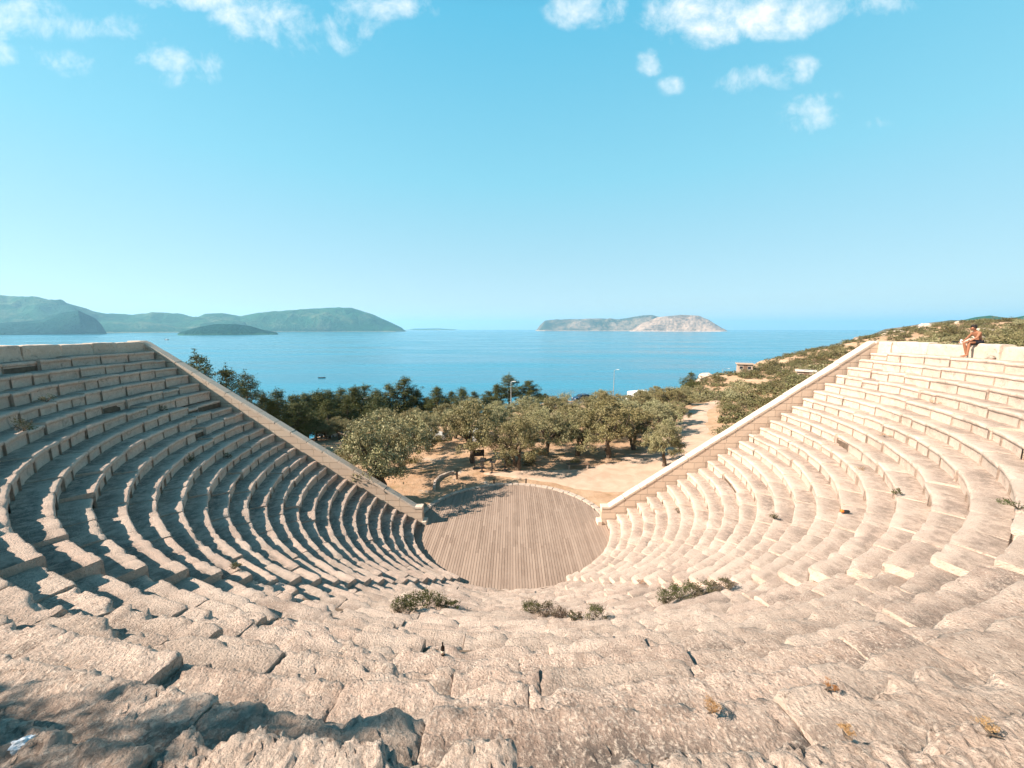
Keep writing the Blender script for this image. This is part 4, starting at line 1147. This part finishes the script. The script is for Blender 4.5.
# local frame: +Y looks towards the stage centre (inward)
joints = {}; verts = []; edges = []; rads = []
def J(name, p, r, parent=None):
    joints[name] = len(verts); verts.append(p); rads.append(r)
    if parent is not None: edges.append((joints[parent], joints[name]))
J('pelvis', (0, -.02, .12), (.145, .11)); J('waist', (0, -.01, .27), (.12, .09), 'pelvis'); J('rib', (0, .05, .40), (.145, .10), 'waist')
J('chest', (0, .11, .51), (.15, .10), 'rib'); J('neckb', (0, .16, .60), (.07, .06), 'chest'); J('neck', (0, .20, .66), (.055, .055), 'neckb')
J('head', (0, .26, .72), (.074, .088), 'neck'); J('crownh', (0, .30, .80), (.068, .082), 'head')
for s, nm in ((-1, 'l'), (1, 'r')):
    J(nm + 'sh', (s * .17, .12, .53), (.062, .06), 'chest')
    el = (s * .25, .26, .32) if s < 0 else (s * .27, .20, .30); wr = (s * .17, .42, .17) if s < 0 else (s * .20, .40, .14)
    J(nm + 'ua', tuple((a + b) / 2 for a, b in zip((s * .17, .12, .53), el)), (.05, .048), nm + 'sh')
    J(nm + 'el', el, (.040, .038), nm + 'ua'); J(nm + 'fa', tuple(a * .6 + b * .4 for a, b in zip(el, wr)), (.038, .036), nm + 'el'); J(nm + 'wr', wr, (.026, .022), nm + 'fa')
    hd = Vector(wr) + Vector((-s * .01, .07, -.03)); J(nm + 'palm', tuple(hd), (.036, .018), nm + 'wr')
    for fi in range(4):
        off_ = (fi - 1.5) * .021; Lf = (.06, .072, .068, .052)[fi]
        a1 = hd + Vector((off_, .035, -.008)); a2 = a1 + Vector((off_ * .15, Lf * .5, -.012)); a3 = a2 + Vector((0, Lf * .35, -.03))
        J(f'{nm}f{fi}a', tuple(a1), (.0095, .0095), nm + 'palm'); J(f'{nm}f{fi}b', tuple(a2), (.0088, .0088), f'{nm}f{fi}a'); J(f'{nm}f{fi}c', tuple(a3), (.0075, .0075), f'{nm}f{fi}b')
    t1 = hd + Vector((-s * .035, -.01, -.005)); t2 = t1 + Vector((-s * .022, .035, -.015)); J(nm + 't1', tuple(t1), (.012, .012), nm + 'palm'); J(nm + 't2', tuple(t2), (.009, .009), nm + 't1')
    hip = (s * .095, .02, .10); kn = (s * .13, .43, .09) if s < 0 else (s * .16, .40, .08); an = (s * .13, .42, -.50) if s < 0 else (s * .18, .22, -.50)
    J(nm + 'hip', hip, (.095, .09), 'pelvis'); J(nm + 'th', tuple((a + b) / 2 for a, b in zip(hip, kn)), (.082, .08), nm + 'hip'); J(nm + 'kn', kn, (.056, .056), nm + 'th')
    cf = tuple(a * .65 + b * .35 for a, b in zip(kn, an)); J(nm + 'cf', (cf[0], cf[1] - .015, cf[2]), (.054, .056), nm + 'kn'); J(nm + 'an', an, (.034, .036), nm + 'cf')
    J(nm + 'ft', (an[0] + s * .015, an[1] + .10, an[2] - .045), (.042, .030), nm + 'an'); J(nm + 'to', (an[0] + s * .03, an[1] + .20, an[2] - .060), (.038, .02), nm + 'ft')
me = bpy.data.meshes.new('body'); me.from_pydata(verts, edges, []); me.materials.append(M['skin'])
body = bpy.data.objects.new('body', me); COL.objects.link(body); body.parent = person
sk = body.modifiers.new('Skin', 'SKIN'); sk.use_smooth_shade = True
lay = me.skin_vertices[0].data if len(me.skin_vertices) else None
if lay is None:
    bmm = bmesh.new(); bmm.from_mesh(me); bmm.verts.layers.skin.verify(); bmm.to_mesh(me); bmm.free(); lay = me.skin_vertices[0].data
for i, r_ in enumerate(rads): lay[i].radius = r_
lay[0].use_root = True
ss = body.modifiers.new('Sub', 'SUBSURF'); ss.levels = 2; ss.render_levels = 2
def blob(name, mat, c, s, par, f=None):
    bm = bmesh.new(); bmesh.ops.create_icosphere(bm, subdivisions=3, radius=1)
    for v in bm.verts:
        if f: f(v)
        v.co = Vector((v.co.x * s[0], v.co.y * s[1], v.co.z * s[2]))
    o = obj(name, bm, mat, par, True, c); return o
def hairf(v):
    if v.co.y > .35 and v.co.z < .35: v.co.y = .35
    n = vnoise(np.array([[v.co.x * 5, v.co.y * 5, v.co.z * 5]]), 4)[0]; v.co *= 1 + .10 * n
hd = blob('hair', M['hair'], (0, .255, .785), (.100, .118, .118), person, hairf)
nose = blob('nose', M['skin'], (0, .372, .725), (.016, .022, .025), person)
for s in (-1, 1):
    blob('ear', M['skin'], (s * .084, .27, .735), (.012, .022, .032), person); blob('eye', M['blackp'], (s * .032, .362, .752), (.012, .008, .007), person)
blob('mouth', M['redl'], (0, .350, .69), (.024, .008, .006), person)
# shorts: two tubes and a seat, one mesh
VF = ([], [])
tube_np([(0, -.03, .015), (0, -.025, .10), (0, -.015, .22)], [.165, .172, .135], 20, VF, .02)
for s in (-1, 1): 
    kn = Vector((-.13, .43, .09)) if s < 0 else Vector((.16, .40, .08)); hp = Vector((s * .085, -.02, .095))
    tube_np([hp, hp.lerp(kn, .35), hp.lerp(kn, .62)], [.118, .112, .108], 18, VF, .03)
mesh_np('shorts', np.array(VF[0]), np.array(VF[1]), M['shorts'], person)

# ------------------------------------------------------------------ camera, sun, sky
cd = bpy.data.cameras.new('Camera'); cam = bpy.data.objects.new('Camera', cd); COL.objects.link(cam)
cam.location = CAM; cam.rotation_euler = (PI / 2 - PITCH, 0, 0)
cd.sensor_width = 36; cd.lens = FPX / 1024 * 36; cd.clip_start = .05; cd.clip_end = 80000
S.camera = cam
EL = R(37.5); AZ = R(15)
trav = Vector((math.cos(AZ) * math.cos(EL), math.sin(AZ) * math.cos(EL), -math.sin(EL)))
ld = bpy.data.lights.new('Sun', 'SUN'); ld.energy = 5.0; ld.angle = R(.5); ld.color = (1.0, .86, .73)
sun = bpy.data.objects.new('Sun', ld); COL.objects.link(sun); sun.rotation_euler = trav.to_track_quat('-Z', 'Y').to_euler()
sun.location = (-40, -20, 60)
w = bpy.data.worlds.new('World'); S.world = w; w.use_nodes = True
s = N('', world=w); s.m = None
sky = s.n('ShaderNodeTexSky', sky_type='NISHITA'); sky.sun_disc = False; sky.sun_elevation = EL
sd = -trav; sky.sun_rotation = math.atan2(sd.x, sd.y)
sky.air_density = 1.0; sky.dust_density = .15; sky.ozone_density = 1.5
elz = s.n('ShaderNodeSeparateXYZ', {'Vector': s.n('ShaderNodeTexCoord').outputs['Generated']}).outputs['Z']
cr = s.n('ShaderNodeValToRGB', {'Fac': elz}); els = cr.color_ramp.elements
stops = [(0.0, (3.8, 4.35, 4.5)), (.12, (3.15, 4.35, 4.8)), (.34, (1.85, 4.2, 5.1)), (.60, (.85, 3.4, 4.85)), (.76, (.22, 1.1, 1.9)), (1.0, (.10, .55, 1.15))]
els[0].position = 0; els[0].color = (*[v / 6 for v in stops[0][1]], 1); els[1].position = 1; els[1].color = (*[v / 6 for v in stops[-1][1]], 1)
for p_, c_ in stops[1:-1]: e_ = els.new(p_); e_.color = (*[v / 6 for v in c_], 1)
grad = s.n('ShaderNodeVectorMath', {0: cr.outputs[0], 'Scale': 6.6}, operation='SCALE').outputs[0]
hsn = s.n('ShaderNodeHueSaturation', {'Hue': .475, 'Saturation': 1.5, 'Value': 1.0, 'Color': sky.outputs[0]})
hsm = s.mix(.82, hsn.outputs[0], grad)
# clouds: thin puffs at infinity
g = s.n('ShaderNodeTexCoord').outputs['Generated']
sx = s.n('ShaderNodeSeparateXYZ', {'Vector': g})
yy = s.m2('MAXIMUM', sx.outputs['Y'], .02)
cx_ = s.m2('DIVIDE', sx.outputs['X'], yy); cz_ = s.m2('DIVIDE', sx.outputs['Z'], yy)
uv = s.n('ShaderNodeCombineXYZ', {'X': cx_, 'Y': cz_, 'Z': 0.0}).outputs[0]
CL = [(130, 28, 60, 14, .5), (60, 62, 40, 10, .4), (185, 60, 46, 14, .6), (300, 28, 70, 18, .75), (10, 18, 42, 22, .9), (5, 52, 30, 12, .7), (190, -2, 50, 12, .8), (262, 14, 44, 16, .85), (320, 42, 34, 14, .7), (385, 8, 45, 12, .7), (175, 78, 45, 8, .45), (160, 35, 45, 14, .35), (85, 70, 45, 8, .25),
      (587, 8, 34, 18, 1.0), (700, 20, 48, 24, 1.0), (770, 12, 75, 22, 1.0), (850, 6, 50, 12, .8), (752, 80, 34, 14, .8), (652, 62, 14, 12, .7), (671, 85, 12, 9, .5), (808, 118, 28, 20, .75), (800, 70, 22, 12, .5), (878, 123, 14, 6, .4), (830, 96, 12, 6, .35)]
tot = None
for px, py, rx, ry, am in CL:
    u, a, b = ray(px, py); ux, uz = u / a, b / a
    sxx = rx / FPX / a * 1.02; szz = ry / FPX / (a * a) * 1.02
    dx = s.m2('DIVIDE', s.m2('SUBTRACT', cx_, ux), sxx); dz = s.m2('DIVIDE', s.m2('SUBTRACT', cz_, uz), szz)
    r2 = s.m2('ADD', s.m2('MULTIPLY', dx, dx), s.m2('MULTIPLY', dz, dz))
    f = s.m2('MULTIPLY', s.n('ShaderNodeMath', {0: s.m2('SUBTRACT', 1.0, s.m2('MULTIPLY', r2, .45)), 1: 0.0}, operation='MAXIMUM').outputs[0], am)
    tot = f if tot is None else s.m2('MAXIMUM', tot, f)
nz = s.noise(uv, 8.0, 10, .66, .25)
cl = s.ramp(s.m2('ADD', s.m2('MULTIPLY', tot, .60), s.m2('MULTIPLY', s.m2('SUBTRACT', nz, .5), 1.9)), .16, .78)
cl = s.n('ShaderNodeMath', {0: cl, 1: 1.3}, operation='POWER').outputs[0]
cl = s.m2('MULTIPLY', cl, s.ramp(tot, .02, .35))
cl = s.m2('MULTIPLY', cl, s.m2('GREATER_THAN', sx.outputs['Y'], .05))
c = s.mix(s.m2('MULTIPLY', cl, .95), hsm, (7.0, 7.1, 7.1, 1))
bg = s.n('ShaderNodeBackground', {'Color': c, 'Strength': .066})
wo = s.n('ShaderNodeOutputWorld'); s.t.links.new(bg.outputs[0], wo.inputs['Surface'])

vs = S.view_settings; vs.view_transform = 'Standard'; vs.look = 'None'; vs.gamma = 1; vs.exposure = 1.34
try: vs.use_curve_mapping = False
except Exception: pass
S.render.engine = 'CYCLES'
S.cycles.max_bounces = 6; S.cycles.diffuse_bounces = 2; S.cycles.glossy_bounces = 3; S.cycles.volume_bounces = 1
S.cycles.use_denoising = True; S.cycles.sample_clamp_indirect = 6
